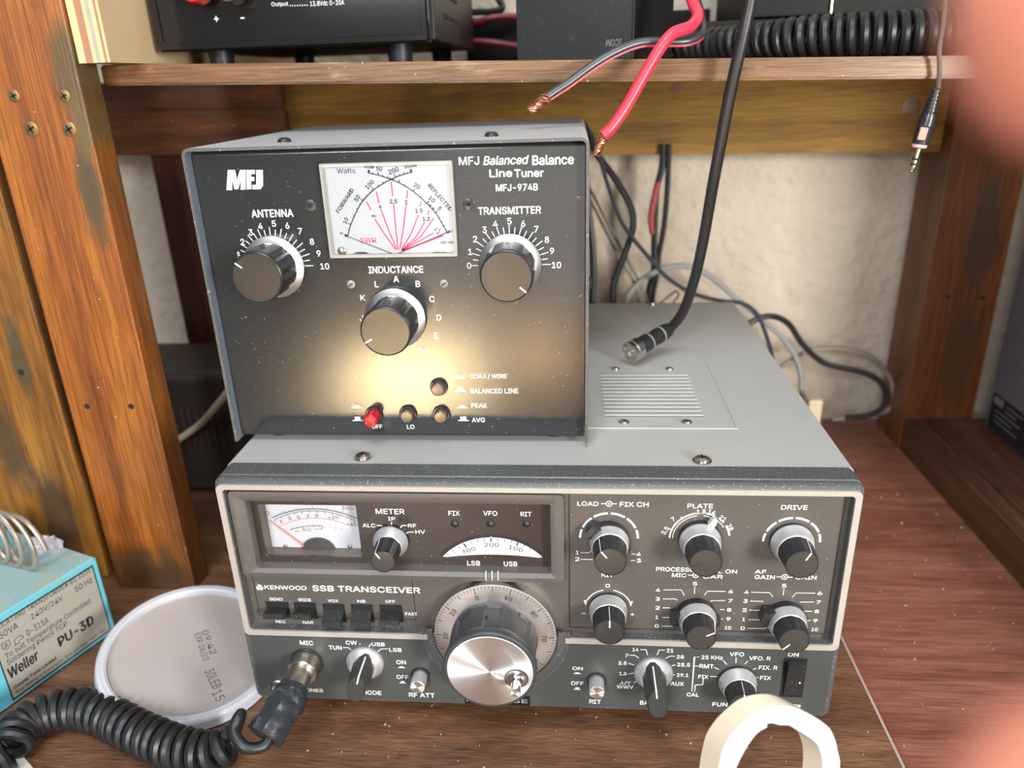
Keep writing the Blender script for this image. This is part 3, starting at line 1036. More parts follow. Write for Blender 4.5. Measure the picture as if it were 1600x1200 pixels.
for C_, x, y, o__ in ((C1, 1187, 310, 0), (C1, 1197, 430, 1), (C9, 203, 392, 0), (C9, 205, 550, 1)):
    switch_icon(LOW[C_], LP, *C_(x, y), 2.0, o__)
for C_, lb__ in ((C1, 'white lettering on the left of the lower panel'), (C9, 'white lettering round the band selector'), (C10, 'white lettering round the function selector')):
    lab(LOW[C_].build('lower_lettering', WHITE, tr, flat=True), lb__)
tx = MB()
for x in (985, 1030, 1075):
    tx.lpx(YP(1.9), (C6(x, 572), C6(x, 640)), .45, .25)
lab(tx.build('index_lines', WHITE, tr, flat=True), 'three white index lines above the dial')

# knobs


def knob(name, cx, cz, y0, rs, rb, rf, dep, ptr, pcol=WHITE, base=None, flutes=10, label=None, parent=tr, skirt_d=(1.2, 8), face=None, skirt=None, fl=.05, plen=.62):
    """base disc, silver skirt, fluted barrel, flat face with a pointer line"""
    o = Vector((cx, y0, cz))
    ax = (0, -1, 0)
    m_ = MB()
    d0, d1 = skirt_d

    def rad(t, r, h):
        return r * (1 - fl * max(0, math.cos(t * flutes)) ** 2) if h > d1 - 2 and h < dep - .6 else r
    m_.lathe([(rb, d1 - 3), (rb, d1), (rb * .99, d1 + .3), (rf + .25, dep - 1.0), (rf, dep), (rf * .94, dep + .05), (rf * .93, dep - .1)], o, ax, 60, True, False, rad)
    k = m_.build(name, BLACKP, parent)
    if label:
        lab(k, label)
    m_ = MB()
    m_.lathe([(rf * .935, dep - .15), (rf * .90, dep - .05), (.3, dep)], o, ax, 40, False, True)
    m_.build('knob_face', face or KFACE, k)
    m_ = MB()
    m_.lathe([(rs, 0), (rs, d0)], o, ax, 40)
    m_.build('base_ring', BLACKP, k)
    m_ = MB()
    m_.lathe([(rs * .97, d0), (rs * .96, d0 + 1.0), (rb * 1.04, d1 - .4), (rb * .99, d1 - .2)], o, ax, 48, False, False)
    m_.build('skirt', skirt or SILVER, k)
    pl = YP(y0 - dep)
    a = math.radians(ptr)
    m_ = MB()
    m_.line(pl, [(cx + q * math.cos(a), cz + q * math.sin(a)) for q in (rf * (1 - plen), rf * .99)], .75, .12)
    p0, p1 = o + Vector((math.cos(a), 0, math.sin(a))) * (rf + .15) + Vector((0, -dep + .4, 0)), o + Vector((math.cos(a), 0, math.sin(a))) * (rb + .1) + Vector((0, -d1 - 1, 0))
    m_.cyl(p0, p1, .18, .18, 6)
    m_.build('pointer', pcol, k, flat=True)
    return k


def lever(k, cx, cz, y0, ang, r0, r1, wd, d0, d1, mat=BLACKD, name='lever'):
    a = math.radians(ang)
    u, v = Vector((math.cos(a), 0, math.sin(a))), Vector((-math.sin(a), 0, math.cos(a)))
    o = Vector((cx, y0, cz))
    n_ = Vector((0, -1, 0))
    loops = []
    for r, wk, da, db in ((r0, 1.0, d0, d1 * .75), (r0 + (r1 - r0) * .55, .9, d0, d1), (r1, .62, d0, d1 * .9)):
        loops.append([o + u * r + v * sg * wd * wk * .5 + n_ * dd for sg, dd in ((-1, da), (1, da), (1, db), (-1, db))])
    m_ = MB()
    m_.loft(loops)
    return m_.build(name, mat, k)


y_ = 5.3
kk = knob('control_knob', *KN['load'], y_, 10.6, 8.9, 7.9, 21.5, 128, skirt_d=(4.5, 10.5), label='load and fixed channel knob with lever ring')
lever(kk, *KN['load'], y_, 138, 8.5, 14.2, 8, .6, 8.5)
lever(kk, *KN['load'], y_, -22, 8.5, 11.6, 5, .6, 5)
kk = knob('control_knob', *KN['plate'], y_, 11, 8.9, 7.9, 22, 192, BLACKINK, skirt_d=(3, 10.5), label='plate tuning knob with pale pointer flag')
lever(kk, *KN['plate'], y_, 64, 9.5, 15.5, 3.6, 1.0, 4.5, M('pale_grey_plastic', (.45, .47, .47), .4), 'pointer_flag')
knob('control_knob', *KN['drive'], y_, 11.3, 8.9, 7.9, 20, 62, skirt_d=(1.5, 9), label='drive knob')
knob('control_knob', *KN['rit'], y_, 10.8, 8.9, 7.9, 19, 90, skirt_d=(1.2, 8.5), label='receiver incremental tuning knob')
kk = knob('control_knob', *KN['mic'], y_, 10.6, 8.7, 7.7, 19, 28, skirt_d=(4.0, 10), label='microphone and carrier knob with lever ring')
lever(kk, *KN['mic'], y_, 180, 8.5, 14.0, 8.5, .6, 7)
lever(kk, *KN['mic'], y_, -8, 8.5, 12.2, 6, .6, 6)
kk = knob('control_knob', *KN['af'], y_, 10.6, 8.7, 7.7, 19, 226, skirt_d=(4.0, 10), label='gain knob with lever ring')
lever(kk, *KN['af'], y_, 160, 8.5, 14.5, 9.5, .6, 8)
knob('control_knob', -76, 120.2, 10, 10.0, 7.1, 6.5, 20, 122, skirt_d=(1.5, 7.5), flutes=8, fl=.04, label='meter selector knob')
knob('control_knob', 113.2, 38.0, .7, 10.8, 8.3, 7.4, 17, 90, skirt_d=(1.2, 8), label='function selector knob')


def bar_knob(cx, cz, y0, rs, ang, ln, dep, label):
    o = Vector((cx, y0, cz))
    m_ = MB()
    a = math.radians(ang)
    u, v = Vector((math.cos(a), 0, math.sin(a))), Vector((-math.sin(a), 0, math.cos(a)))
    n_ = Vector((0, -1, 0))
    loops = []
    shp = ((1.0, .12), (.80, .36), (.25, .62), (-.45, .62), (-.95, .42), (-1.08, .16), (-1.08, -.16), (-.95, -.42), (-.45, -.62), (.25, -.62), (.80, -.36), (1.0, -.12))
    for h, kl, kw, sh_ in ((2, 1.0, 1.05, 0), (8, 1.0, 1.0, 0), (dep - 1, .93, .86, -.4), (dep, .88, .78, -.4)):
        loops.append([o + u * (x * ln * kl + sh_) + v * (y * ln * kw) + n_ * h for x, y in shp])
    m_.loft(loops)
    k = m_.build('selector_knob', M('charcoal_knob', (.040, .040, .036), .38, 0, .06), tr, 25)
    lab(k, label)
    m_ = MB()
    m_.lathe([(rs, 0), (rs, 1.2), (rs * .96, 2.2), (rs * .72, 5.5), (2, 5.8)], o, n_, 44)
    m_.build('skirt', SILVER, k)
    m_ = MB()
    m_.tube([o + u * ln * q + n_ * hh for q, hh in ((1.0, 6), (.96, dep - 3), (.90, dep + .05), (.35, dep + .1))], .45, 6)
    m_.build('pointer', WHITE, k)
    return k


bar_knob(-96.2, 43.6, .7, 10.9, 74, 9.6, 20, 'mode selector bar knob')
bar_knob(67.3, 42.2, .7, 10.7, 97, 10.0, 22, 'band selector bar knob')
# push buttons
for px, py, lbl in ((657, 1055, 'silver RF attenuator push button'), (932, 1063, 'silver RIT push button')):
    a, b = LP.to(px, py)
    o = LP.pt(a, b)
    m_ = MB()
    m_.lathe([(5.6, 0), (5.4, 1.0), (4.7, 1.2), (4.6, .2)], o, LP.n, 28, True, True)
    k = lab(m_.build('push_button', BLACKP, tr), lbl)
    m_ = MB()
    m_.lathe([(4.3, .2), (4.3, 9.2)], o, LP.n, 32, True, False)
    m_.build('button_barrel', SILVER, k)
    m_ = MB()
    m_.lathe([(4.3, 9.2), (4.0, 9.5), (.2, 9.55)], o, LP.n, 32, False, True)
    m_.build('button_face', BRUSHED, k)
# mains rocker
x0, z1 = LP.to(1226, 1028)
x1, z0 = LP.to(1253, 1089)
x0, x1 = min(x0, x1), max(x0, x1)
m_ = MB()
m_.ringp(rr(x0, x1, z0, z1, .3), rr(x0 + .7, x1 - .7, z0 + .7, z1 - .7, .3), LP, -2, .4)
m_.poly(LP, rr(x0 + .6, x1 - .6, z0 + .6, z1 - .6, .3), .02)
rk = lab(m_.build('power_switch', BLACKM, tr), 'black mains rocker switch')
m_ = MB()
zm = (z0 + z1) / 2
sec = [(z1 - 1.2, .3), (z1 - 2, 3.6), (zm, 2.2), (zm - .6, 2.0), (z0 + 1.5, .8), (z0 + 1.2, .1)]
m_.loft([[LP.pt(xx, b, h) for b, h in sec] for xx in (x0 + 1.6, x1 - 1.0)])
m_.build('rocker', BLACKD, rk, 20)
m_ = MB()
m_.lathe([(.5, 0), (.45, .3)], LP.pt(x1 - 3, zm - 1.6, 2.0), LP.n, 10)
m_.build('white_dot', WHITE, rk)
# paddle switches
for x0, y0, x1, y1, up, lbl in ((190, 215, 395, 350, 1, 'send and receive'), (425, 220, 620, 352, 1, 'wide and narrow'), (665, 230, 860, 380, -1, 'voice operation'), (900, 235, 1092, 380, -1, 'noise blanker'), (1138, 240, 1335, 380, 0, 'automatic gain')):
    a0, b1 = PL2.to(*C7(x0, y0))
    a1, b0 = PL2.to(*C7(x1, y1))
    m_ = MB()
    m_.ringp(rr(a0 - .2, a1 + .2, b0 - .2, b1 + .2, .3), rr(a0 + .3, a1 - .3, b0 + .3, b1 - .3, .3), PL2, -.5, .3)
    m_.poly(PL2, rr(a0 + .2, a1 - .2, b0 + .2, b1 - .2, .3), .06)
    k = lab(m_.build('paddle_switch', BLACKM, tr), 'black %s paddle switch' % lbl)
    bc = (b0 + b1) / 2
    hh = (b1 - b0)
    m_ = MB()
    o = PL2.pt((a0 + a1) / 2, bc)
    w2 = (a1 - a0) / 2 - .5
    tz = {1: 1.4, -1: -2.4, 0: -.6}[up]
    sec = [(-1.9, 0), (1.9, 0), (1.7 + tz * .5, 3.5), (1.5 + tz, 7.5), (-1.6 + tz, 8.0), (-1.8 + tz * .5, 3.5)]
    m_.loft([[o + Vector((xx, -h, b)) for b, h in sec] for xx in (-w2, -w2 + .4, w2 - .4, w2)])
    m_.build('paddle', BLACKD, k, 30)
# tuning knob
TC = (-20.4, 66.2)
T0 = YP(1.0)
o = T0.pt(*TC)
m_ = MB()
SECT = [math.radians(176 + 188 * k / 60) for k in range(61)]
m_.loft([[T0.pt(TC[0] + r * math.cos(a), TC[1] + r * math.sin(a), h) for a in SECT] for r, h in ((41.5, .2), (41.4, .55), (40.6, .7), (39.9, .7), (39.5, .35), (38.6, .35), (38.2, .7), (35.2, .7), (34.6, -1.5))], False, False, closed=False)
lab(m_.build('dial_surround', BEZEL, tr), 'dark round surround of the tuning dial')
m_ = MB()
m_.lathe([(33.8, -5), (33.8, 1.4), (33.4, 1.6), (25.0, 3.2), (20, 3.6)], o, T0.n, 128, True, True)
tk = lab(m_.build('tuning_knob', DIALM, tr), 'large tuning knob with silver calibrated dial')
DP = YP(1.0)
m_ = MB()
for i in range(100):
    a = math.radians(108 + 3.6 * i)
    r0 = 29.6 if i % 10 == 0 else (30.4 if i % 5 == 0 else 31.6)
    L_ = [(TC[0] + q * math.cos(a), TC[1] + q * math.sin(a)) for q in (r0, 33.2)]
    hh = [1.6 + (33.4 - q) * .19 + .14 for q in (r0, 33.2)]
    wd = .38 if i % 5 == 0 else .24
    n2 = (-math.sin(a) * wd / 2, math.cos(a) * wd / 2)
    m_.f([m_.v(DP.pt(L_[0][0] - n2[0], L_[0][1] - n2[1], hh[0])), m_.v(DP.pt(L_[1][0] - n2[0], L_[1][1] - n2[1], hh[1])), m_.v(DP.pt(L_[1][0] + n2[0], L_[1][1] + n2[1], hh[1])), m_.v(DP.pt(L_[0][0] + n2[0], L_[0][1] + n2[1], hh[0]))])
for i in range(10):
    ad = 108 + 36 * i
    a = math.radians(ad)
    c_ = (TC[0] + 27.4 * math.cos(a), TC[1] + 27.4 * math.sin(a))
    m_._text(DP, str(10 * i), c_, None, 2.7, math.radians(ad - 90), 0, 0, 3.05)
m_.build('dial_print', BLACKINK, tk, flat=True)


def scal(t, r, h):
    c = math.cos(t * 8 + .4)
    return r - (1.3 * max(0, min(1, c * 3 + .2)) if 6 < h < 22.5 else 0)


m_ = MB()
m_.lathe([(23.5, 3), (23.9, 5), (23.9, 6.2), (23.9, 7), (23.6, 22), (23.9, 23), (24.6, 24.2), (24.6, 27.8), (23.9, 28.6), (22.6, 28.7), (22.5, 28.2)], o, T0.n, 160, True, True, scal)
kb = m_.build('knob_body', M('charcoal_ribbed_knob', (.040, .041, .043), .42, 0, .08, 200, .02, 2400, dust=.25, dcol=(.12, .12, .12)), tk)
m_ = MB()
hol = o + Vector((24.0 * math.cos(math.radians(98)), 0, 24.0 * math.sin(math.radians(98)))) + T0.n * 14
m_.lathe([(1.5, 0), (1.5, .3)], hol - Vector((math.cos(math.radians(98)), 0, math.sin(math.radians(98)))) * 1.4, Vector((math.cos(math.radians(98)), 0, math.sin(math.radians(98)))), 14)
lab(m_.build('grub_screw_hole', BLACKM, tk), 'small dark grub screw hole')
m_ = MB()
m_.lathe([(22.5, 28.3), (22.5, 28.9), (22.1, 29.2), (.3, 29.25)], o, T0.n, 96, True, True)
lab(m_.build('knob_face', BRUSHED, tk), 'radially brushed silver face')
fc = (TC[0] + 13.9, TC[1] - 3.8)
m_ = MB()
m_.ringp(circ(*fc, 6.2, 40), circ(*fc, 5.75, 40), T0, 29.2, 29.36)
m_.build('dimple_ring', BLACKM, tk)
m_ = MB()
m_.lathe([(5.7, 29.3), (4.2, 29.6), (3.0, 30.4), (2.75, 31.2), (2.6, 32.2), (2.75, 32.6), (2.75, 39.0), (2.5, 39.5)], T0.pt(*fc), T0.n, 36, True, False)
ck = lab(m_.build('spinner', M('polished_steel', (.70, .69, .68), .14, 1, .03), tk), 'polished spinner peg')
m_ = MB()
m_.lathe([(2.5, 39.5), (.1, 39.55)], T0.pt(*fc), T0.n, 36, False, True)
m_.build('spinner_face', BRUSHED, ck)
m_ = MB()
a0, b0 = LP.to(796, 1101)
a1, b1 = LP.to(828, 1088)
m_.prism(rr(-40, a1, b0, b1, .2), LP, 0, .35)
mp_ = lab(m_.build('model_plate', GLOSSB, tr), 'small black model plate under the tuning knob')
m_ = MB()
m_._text(LP, 'TS-520SE', ((a1 - 40) / 2 - 1, (b0 + b1) / 2), 37, 2.6, 0, .01, 0, .5)
m_.build('model_lettering', M('dim_plate_print', (.35, .35, .34), .5), mp_, flat=True)
# phones jack
a, b = LP.to(436, 1072)
m_ = MB()
m_.lathe([(5.4, 0), (5.4, 1.4), (4.6, 2.0), (3.6, 2.0), (3.4, .4)], LP.pt(a, b), LP.n, 28)
lab(m_.build('phones_jack', NICKEL, tr), 'round metal phones jack')
a_m, b_m = LP.to(480, 1034)
m_ = MB()
m_.lathe([(9.6, -1), (9.6, .8), (9.0, 1.2), (7, 1.2)], LP.pt(a_m, b_m), LP.n, 36)
lab(m_.build('microphone_socket', BLACKP, tr), 'round microphone socket')
# top cover: louvred hatch, screws, feet
hx0 = 24
hx1, hy1 = U(1104, 568, 2, KT).x, U(1104, 568, 2, KT).y
hx2, hy2 = U(1153, 670, 2, KT).x, U(1153, 670, 2, KT).y
m_ = MB()
m_.box(hx0, (hx1 + hx2) / 2, hy2, hy1 + 30, KT - .5, KT + .22, .08)
m_.tube([Vector((hx0, hy2, KT + .05)), Vector(((hx1 + hx2) / 2, hy2, KT + .05)), Vector(((hx1 + hx2) / 2, hy1 + 4, KT + .05))], .55, 8)
hatch = lab(m_.build('vent_hatch', CASE, tr), 'slightly raised hatch with louvres')
lx0 = U(936, 586, 2, KT).x
lx1 = (U(1075, 586, 2, KT).x + U(1101, 650, 2, KT).x) / 2
ly1, ly0 = U(1000, 587, 2, KT).y, U(1000, 649, 2, KT).y
for i in range(12):
    y = ly0 + (ly1 - ly0) * i / 11
    m_ = MB()
    m_.mi = 0
    m_.loft([[Vector((x, y + dy * k, KT + .2 + dz * k)) for dy, dz in ((-1.5, 0), (-1.0, .55), (.4, .62), (1.7, 0))] for x, k in ((lx0, .15), (lx0 + 1.5, 1), (lx1 - 1.5, 1), (lx1, .15))])
    m_.build('louvre', CASE, hatch, 20)
    m_ = MB()
    m_.box(lx0 + .8, lx1 - .8, y - 2.2, y - 1.6, KT + .12, KT + .32)
    lab(m_.build('louvre_slot', BLACKM, hatch), 'dark louvre slot')
SCR = []
for px, py, r, par in ((962, 577, 2.3, hatch), (1046, 577, 2.3, hatch), (975, 660, 2.5, hatch), (1073, 660, 2.5, hatch), (567, 715, 4.0, tr), (1097, 720, 4.0, tr), (1019, 476, 2.6, tr)):
    q = U(px, py, 2, KT + .2)
    m_ = MB()
    m_.lathe([(r * 1.25, 0), (r * 1.25, .5), (r, .5), (r * .95, r * .45), (r * .6, r * .62), (.1, r * .66)], q, (0, 0, 1), 20)
    s_ = m_.build('screw', NICKEL, par)
    m_ = MB()
    hz = q.z + r * .68
    for k in (0, 1):
        e = Vector((r * .55, 0, 0)) if k else Vector((0, r * .55, 0))
        m_.box(q.x - (r * .5 if k else r * .1), q.x + (r * .5 if k else r * .1), q.y - (r * .1 if k else r * .5), q.y + (r * .1 if k else r * .5), hz - .05, hz + .05)
    if par is tr:
        m_.build('cross_slot', BLACKM, s_)
    else:
        m_.bm.free()
for x in (-130, 130):
    for y in (40, 300):
        m_ = MB()
        m_.lathe([(9, 0), (10, 1), (10, 15)], (x, y, 0), (0, 0, 1), 20)
        m_.build('foot', RUBBER, tr)

# ------------------------------------------------------------------ antenna tuner
TX0, TX1, TY0, TY1, TZ0, TZ1 = -170, 31, 41.4, 233, 164.1, 324.7
at = thing('antenna_tuner', 'black fronted antenna tuner with cross-needle meter on the transceiver', 'antenna tuner', (-70, 137, 161.1))
m_ = MB()
th = 1.6


def upath(i):
    """inverted U of the sheet cover, inset i"""
    pts = [(TX1 - i, TZ0)]
    r = 4 - i
    for a in range(0, 91, 15):
        pts.append((TX1 - i - r + r * math.cos(math.radians(a)), TZ1 - i - r + r * math.sin(math.radians(a))))
    for a in range(90, 181, 15):
        pts.append((TX0 + i + r + r * math.cos(math.radians(a)), TZ1 - i - r + r * math.sin(math.radians(a))))
    pts.append((TX0 + i, TZ0))
    return pts


po, pi_ = upath(0), upath(th)
A = [[m_.v(Vector((a, y, b))) for a, b in P_] for P_, y in ((po, TY1), (po, TY0), (pi_, TY0), (pi_, TY1))]
for i in range(len(po) - 1):
    for a, b in ((0, 1), (1, 2), (2, 3), (3, 0)):
        m_.mi = {(1, 2): 1, (2, 3): 2}.get((a, b), 0)
        m_.f([A[a][i], A[a][i + 1], A[b][i + 1], A[b][i]])
m_.mi = 0
for e in (0, -1):
    m_.f([A[k][e] for k in range(4)])
lab(m_.build('cover', [TUNERC, TUNERI, M('tuner_cover_inside', (.13, .155, .19), .5, 0, .06)], at), 'grey folded sheet metal cover')
m_ = MB()
PX0, PX1 = TX0 + th + .4, TX1 - th - .4
lp0 = [(47.5, TZ1 - th - .6), (47.5, TZ0 + 3.2), (48.2, TZ0 + 1.2), (49.8, TZ0 + .4), (TY1 - 1, TZ0 + .4), (TY1 - 1, TZ1 - th - .6)]
sec = [(47.5 + 1.5, TZ1 - th - .4), (47.8, TZ1 - th - 1.6), (47.5, TZ1 - th - 3.0)] + lp0[1:]
m_.loft([[Vector((x, y, z)) for y, z in sec] for x in (PX0, PX1)])
pn = lab(m_.build('front_panel', TUNERF, at), 'black wrinkle-finish front panel')
TP = YP(47.5)


def tprint(name, lbl, rows=(), digits=(), extra=None, dh=3.1):
    t_ = MB()
    for s_, x0, y0, x1, y1, bo, shr in rows:
        t_.tbox(TP, s_, x0, y0, x1, y1, bo, shr)
    for s_, x, y in digits:
        t_.tat(TP, s_, x, y, dh, 0, .025)
    if extra:
        extra(t_)
    return lab(t_.build(name, WHITE, at, flat=True), lbl)


CA, CT, CI = TP.to(430, 416), TP.to(797.5, 414), TP.to(619, 496)


def ticks(c_):
    def go(t_):
        for i in range(21):
            a = math.radians(180 - 9 * i)
            t_.line(TP, [(c_[0] + q * math.cos(a), c_[1] + q * math.sin(a)) for q in (15.0, 20.6 if i % 2 == 0 else 19.4)], .42)
    return go


def block_logo(t_):
    for P_ in (((354, 297), (356, 265.5), (367.5, 265.5), (370.5, 281), (375, 265.5), (384, 265.5), (384, 296), (376, 296.5), (376.5, 281), (372.5, 295.5), (366.5, 296), (363, 280.5), (363, 297)),
               ((385, 265.5), (398.5, 265.5), (398.5, 272), (392.5, 272), (392.8, 276.5), (397.5, 276.5), (397.5, 282.5), (392.8, 283), (393, 295.5), (385.5, 296)),
               ((400.5, 265.5), (410.8, 265.5), (411.2, 290), (407.5, 295.5), (394.5, 295.8), (394.5, 289), (400.5, 288.5))):
        t_.ppx(TP, P_, .14)


def icons_right(t_):
    for x, y, o__ in ((718, 589, 0), (722, 635, 0), (719, 609, 1), (724, 655, 1)):
        switch_icon(t_, TP, x, y, 3.0, o__)


def icons_left(t_):
    for x, y, o__ in ((557, 635, 0), (559, 655, 1)):
        switch_icon(t_, TP, x, y, 3.0, o__)


tprint('maker_logo', 'white block-letter maker logo', extra=block_logo)
tprint('title_lettering', 'white title lettering at upper right', (('MFJ', 717, 245, 748.5, 257.5, .022, 0), ('Balanced', 755, 243.5, 826, 257, .028, .25), ('Balance', 832, 242.5, 896, 257, .034, 0), ('Line', 765, 264.5, 800, 276.5, .034, 0), ('Tuner', 804, 264.5, 849, 276.5, .034, 0), ('MFJ-974B', 775, 287.5, 840, 298, .03, 0)))
tprint('antenna_scale', 'white antenna scale', (('ANTENNA', 393, 327.5, 458, 339, .03, 0),), (('1', 373.5, 398), ('2', 379, 378), ('3', 392, 363), ('4', 407, 353.5), ('5', 428, 349.3), ('6', 449, 352.5), ('7', 469, 361), ('8', 487.5, 377.5), ('9', 498, 396), ('10', 507.5, 416)), ticks(CA))
tprint('transmitter_scale', 'white transmitter scale', (('TRANSMITTER', 747, 323, 845, 334.5, .03, 0),), (('0', 733, 415), ('1', 734.5, 393.5), ('2', 742.5, 373.5), ('3', 757, 359), ('4', 774, 349.8), ('5', 796, 345.5), ('6', 817.5, 349.5), ('7', 838, 358), ('8', 854.5, 374.5), ('9', 862.5, 392), ('10', 869.5, 414)), ticks(CT))
tprint('inductance_scale', 'white inductance letters', (('INDUCTANCE', 576, 416, 661, 426.5, .03, 0),), (('A', 619, 436), ('L', 588.5, 444), ('B', 653, 443.5), ('K', 567, 465.5), ('C', 675, 467), ('J', 565, 497), ('D', 686, 496), ('E', 681, 524.5), ('F', 660, 545)), None, 3.2)
tprint('button_lettering', 'white names and symbols beside the push buttons', (('COAX / WIRE', 734, 584.3, 792, 591.8, .02, 0), ('BALANCED LINE', 735, 606.8, 809.5, 614.3, .02, 0), ('PEAK', 736.5, 630, 761, 637, .02, 0), ('AVG', 737.5, 652.5, 757.5, 659.5, .02, 0)), extra=icons_right)
tprint('button_lettering', 'white names and symbols beside the red button', (('OFF', 582, 663.3, 597, 669.3, .02, 0), ('LO', 636, 663.5, 647.5, 669.8, .02, 0)), extra=icons_left)


def tuner_knob(c_, ptr, bright, lbl):
    o = TP.pt(*c_)
    n_ = TP.n
    m_ = MB()

    def fl(t, r, h):
        return r * (1 - .11 * max(0, math.cos(t * 8)) ** 1.5) if 4.5 < h < 23 else r
    m_.lathe([(12.6, 3.5), (13.2, 4.6), (13.2, 5), (13.0, 22.6), (13.2, 23.2), (12.9, 24.6), (12.4, 25.0), (12.2, 24.7)], o, n_, 96, True, True, fl)
    k = lab(m_.build('control_knob', BLACKP, at), lbl)
    m_ = MB()
    m_.lathe([(12.2, 24.6), (12.0, 24.85), (.2, 24.9)], o, n_, 48, True, True)
    m_.build('knob_face', bright, k)
    m_ = MB()
    m_.lathe([(16.4, .8), (16.4, 2.2), (16.2, 2.6), (13.0, 4.4), (12.8, 4.4)], o, n_, 64, True, True)
    m_.build('skirt', SKIRT, k)
    m_ = MB()
    a = math.radians(ptr)
    m_.line(TP, [(c_[0] + q * math.cos(a), c_[1] + q * math.sin(a)) for q in (8.3, 12.4)], .8, 25.05)
    m_.build('pointer', WHITE, k, flat=True)
    return k


SKIRT = brushed('spun_aluminium_skirt', (.66, .63, .59), .34, .7)
KF2 = M('spun_dark_knob_face', (.050, .045, .040), .30, .45, .05, 200)
tuner_knob(CA, 143, KF2, 'antenna knob')
tuner_knob(CT, -40, KF2, 'transmitter knob')
tuner_knob(CI, 208, KF2, 'inductance knob')
# panel screws
for px, py, r, ph in ((485, 321, 3.0, 1), (732.5, 319, 3.0, 1), (548.5, 444.5, 2.2, 0), (693.5, 443.5, 2.2, 0)):
    a, b = TP.to(px, py)
    m_ = MB()
    m_.lathe([(r, 0), (r, .25), (r * .86, .45), (.1, .5)], TP.pt(a, b), TP.n, 20)
    s_ = m_.build('screw', BLACKP if ph else M('dull_grey_screw', (.30, .28, .25), .4, .6), at)
    m_ = MB()
    for q in ((30, 120) if ph else (40,)):
        e = (math.cos(math.radians(q)) * r * .65, math.sin(math.radians(q)) * r * .65)
        m_.line(TP, [(a - e[0], b - e[1]), (a + e[0], b + e[1])], r * .30, .6)
    m_.build('slot', BLACKM, s_)
for px, py in ((444.5, 222), (768, 213)):
    q = U(px, py, 2, TZ1)
    m_ = MB()
    m_.lathe([(3.6, 0), (3.5, .9), (2.8, 1.8), (1.6, 2.3), (.1, 2.4)], q, (0, 0, 1), 20)
    lab(m_.build('cover_screw', BLACKP, at), 'black domed cover screw')
q = Vector((TX1, 60, U(921, 466, 0, TX1).z if False else 246))
q = Vector((TX1, 70, 247))
m_ = MB()
m_.lathe([(3.6, 0), (3.4, 1.0), (2.4, 2.0), (.1, 2.4)], q, (1, 0, 0), 20)
lab(m_.build('cover_screw', BLACKP, at), 'black domed cover screw')
for x in (-150, 12):
    for y in (62, 215):
        m_ = MB()
        m_.lathe([(7, 161.2), (8, 162), (8, 164.6)], (x, y, 0), (0, 0, 1), 20)
        m_.build('foot', RUBBER, at)
# push buttons
for px, py, cap, lbl in ((686, 604, 0, 'black coax or balanced line push button'), (585, 647, 1, 'red lamp push button'), (638, 645.5, 0, 'black power range push button'), (690, 646, 0, 'black peak or average push button')):
    a, b = TP.to(px, py)
    o = TP.pt(a, b)
    m_ = MB()
    m_.lathe([(5.0, 0), (5.0, 1.0), (4.5, 1.7), (4.0, 1.7), (3.8, .2)], o, TP.n, 28, True, True)
    k = lab(m_.build('push_button', BLACKP, at), lbl)
    m_ = MB()
    dp = 10 if cap else 5.5
    m_.lathe([(3.7, .2), (3.6, dp - .6), (2.9, dp), (.1, dp + .1)], o, TP.n, 28, True, True)
    m_.build('button_cap', RED if cap else M('tan_glossy_cap', (.11, .075, .05), .22), k)
# cross-needle meter
MP = YP(46.9)
f0 = YP(44.2)
x0 = f0.to(507, 330)[0]
x1 = f0.to(710.5, 330)[0]
z1 = f0.to(605, 253.5)[1]
z0 = f0.to(615, 402)[1]
m_ = MB()
m_.prism(rr(x0 + .8, x1 - .8, z0 + .8, z1 - .8, .5), TP, 0, .55)
wm = lab(m_.build('power_meter', M('warm_white_meter_face', (.58, .585, .60), .5, 0, .02), at), 'white cross-needle power meter')
m_ = MB()
m_.ringp(rr(x0, x1, z0, z1, .6), rr(x0 + 1.6, x1 - 1.6, z0 + 1.6, z1 - 1.6, .5), TP, .02, 3.3)
m_.build('meter_rim', CLEARW, wm)
m_ = MB()
m_.poly(TP, rr(x0 + 1.6, x1 - 1.6, z0 + 1.6, z1 - 1.6, .5), 3.2)
lab(m_.build('meter_glass', CLEAR, wm), 'clear meter window')
CM = lambda x, y: (480 + x / 6.1538, 230 + y / 6.1538)
tx = MB()


def scale_arc(pts, marks, wd=.5):
    P2 = smooth_path([Vector((*MP.to(*CM(*q)), 0)) for q in pts], 10)
    tx.line(MP, [(q.x, q.y) for q in P2], wd, .12)
    n_ = len(P2) - 1
    for f_, L_, w_ in marks:
        i = min(n_ - 1, max(0, int(f_ * n_)))
        p_, t_ = P2[i], (P2[i + 1] - P2[i]).normalized()
        nn = Vector((-t_.y, t_.x, 0))
        e = p_ + nn * L_
        tx.line(MP, [(p_.x, p_.y), (e.x, e.y)], w_ * 1.35, .12)


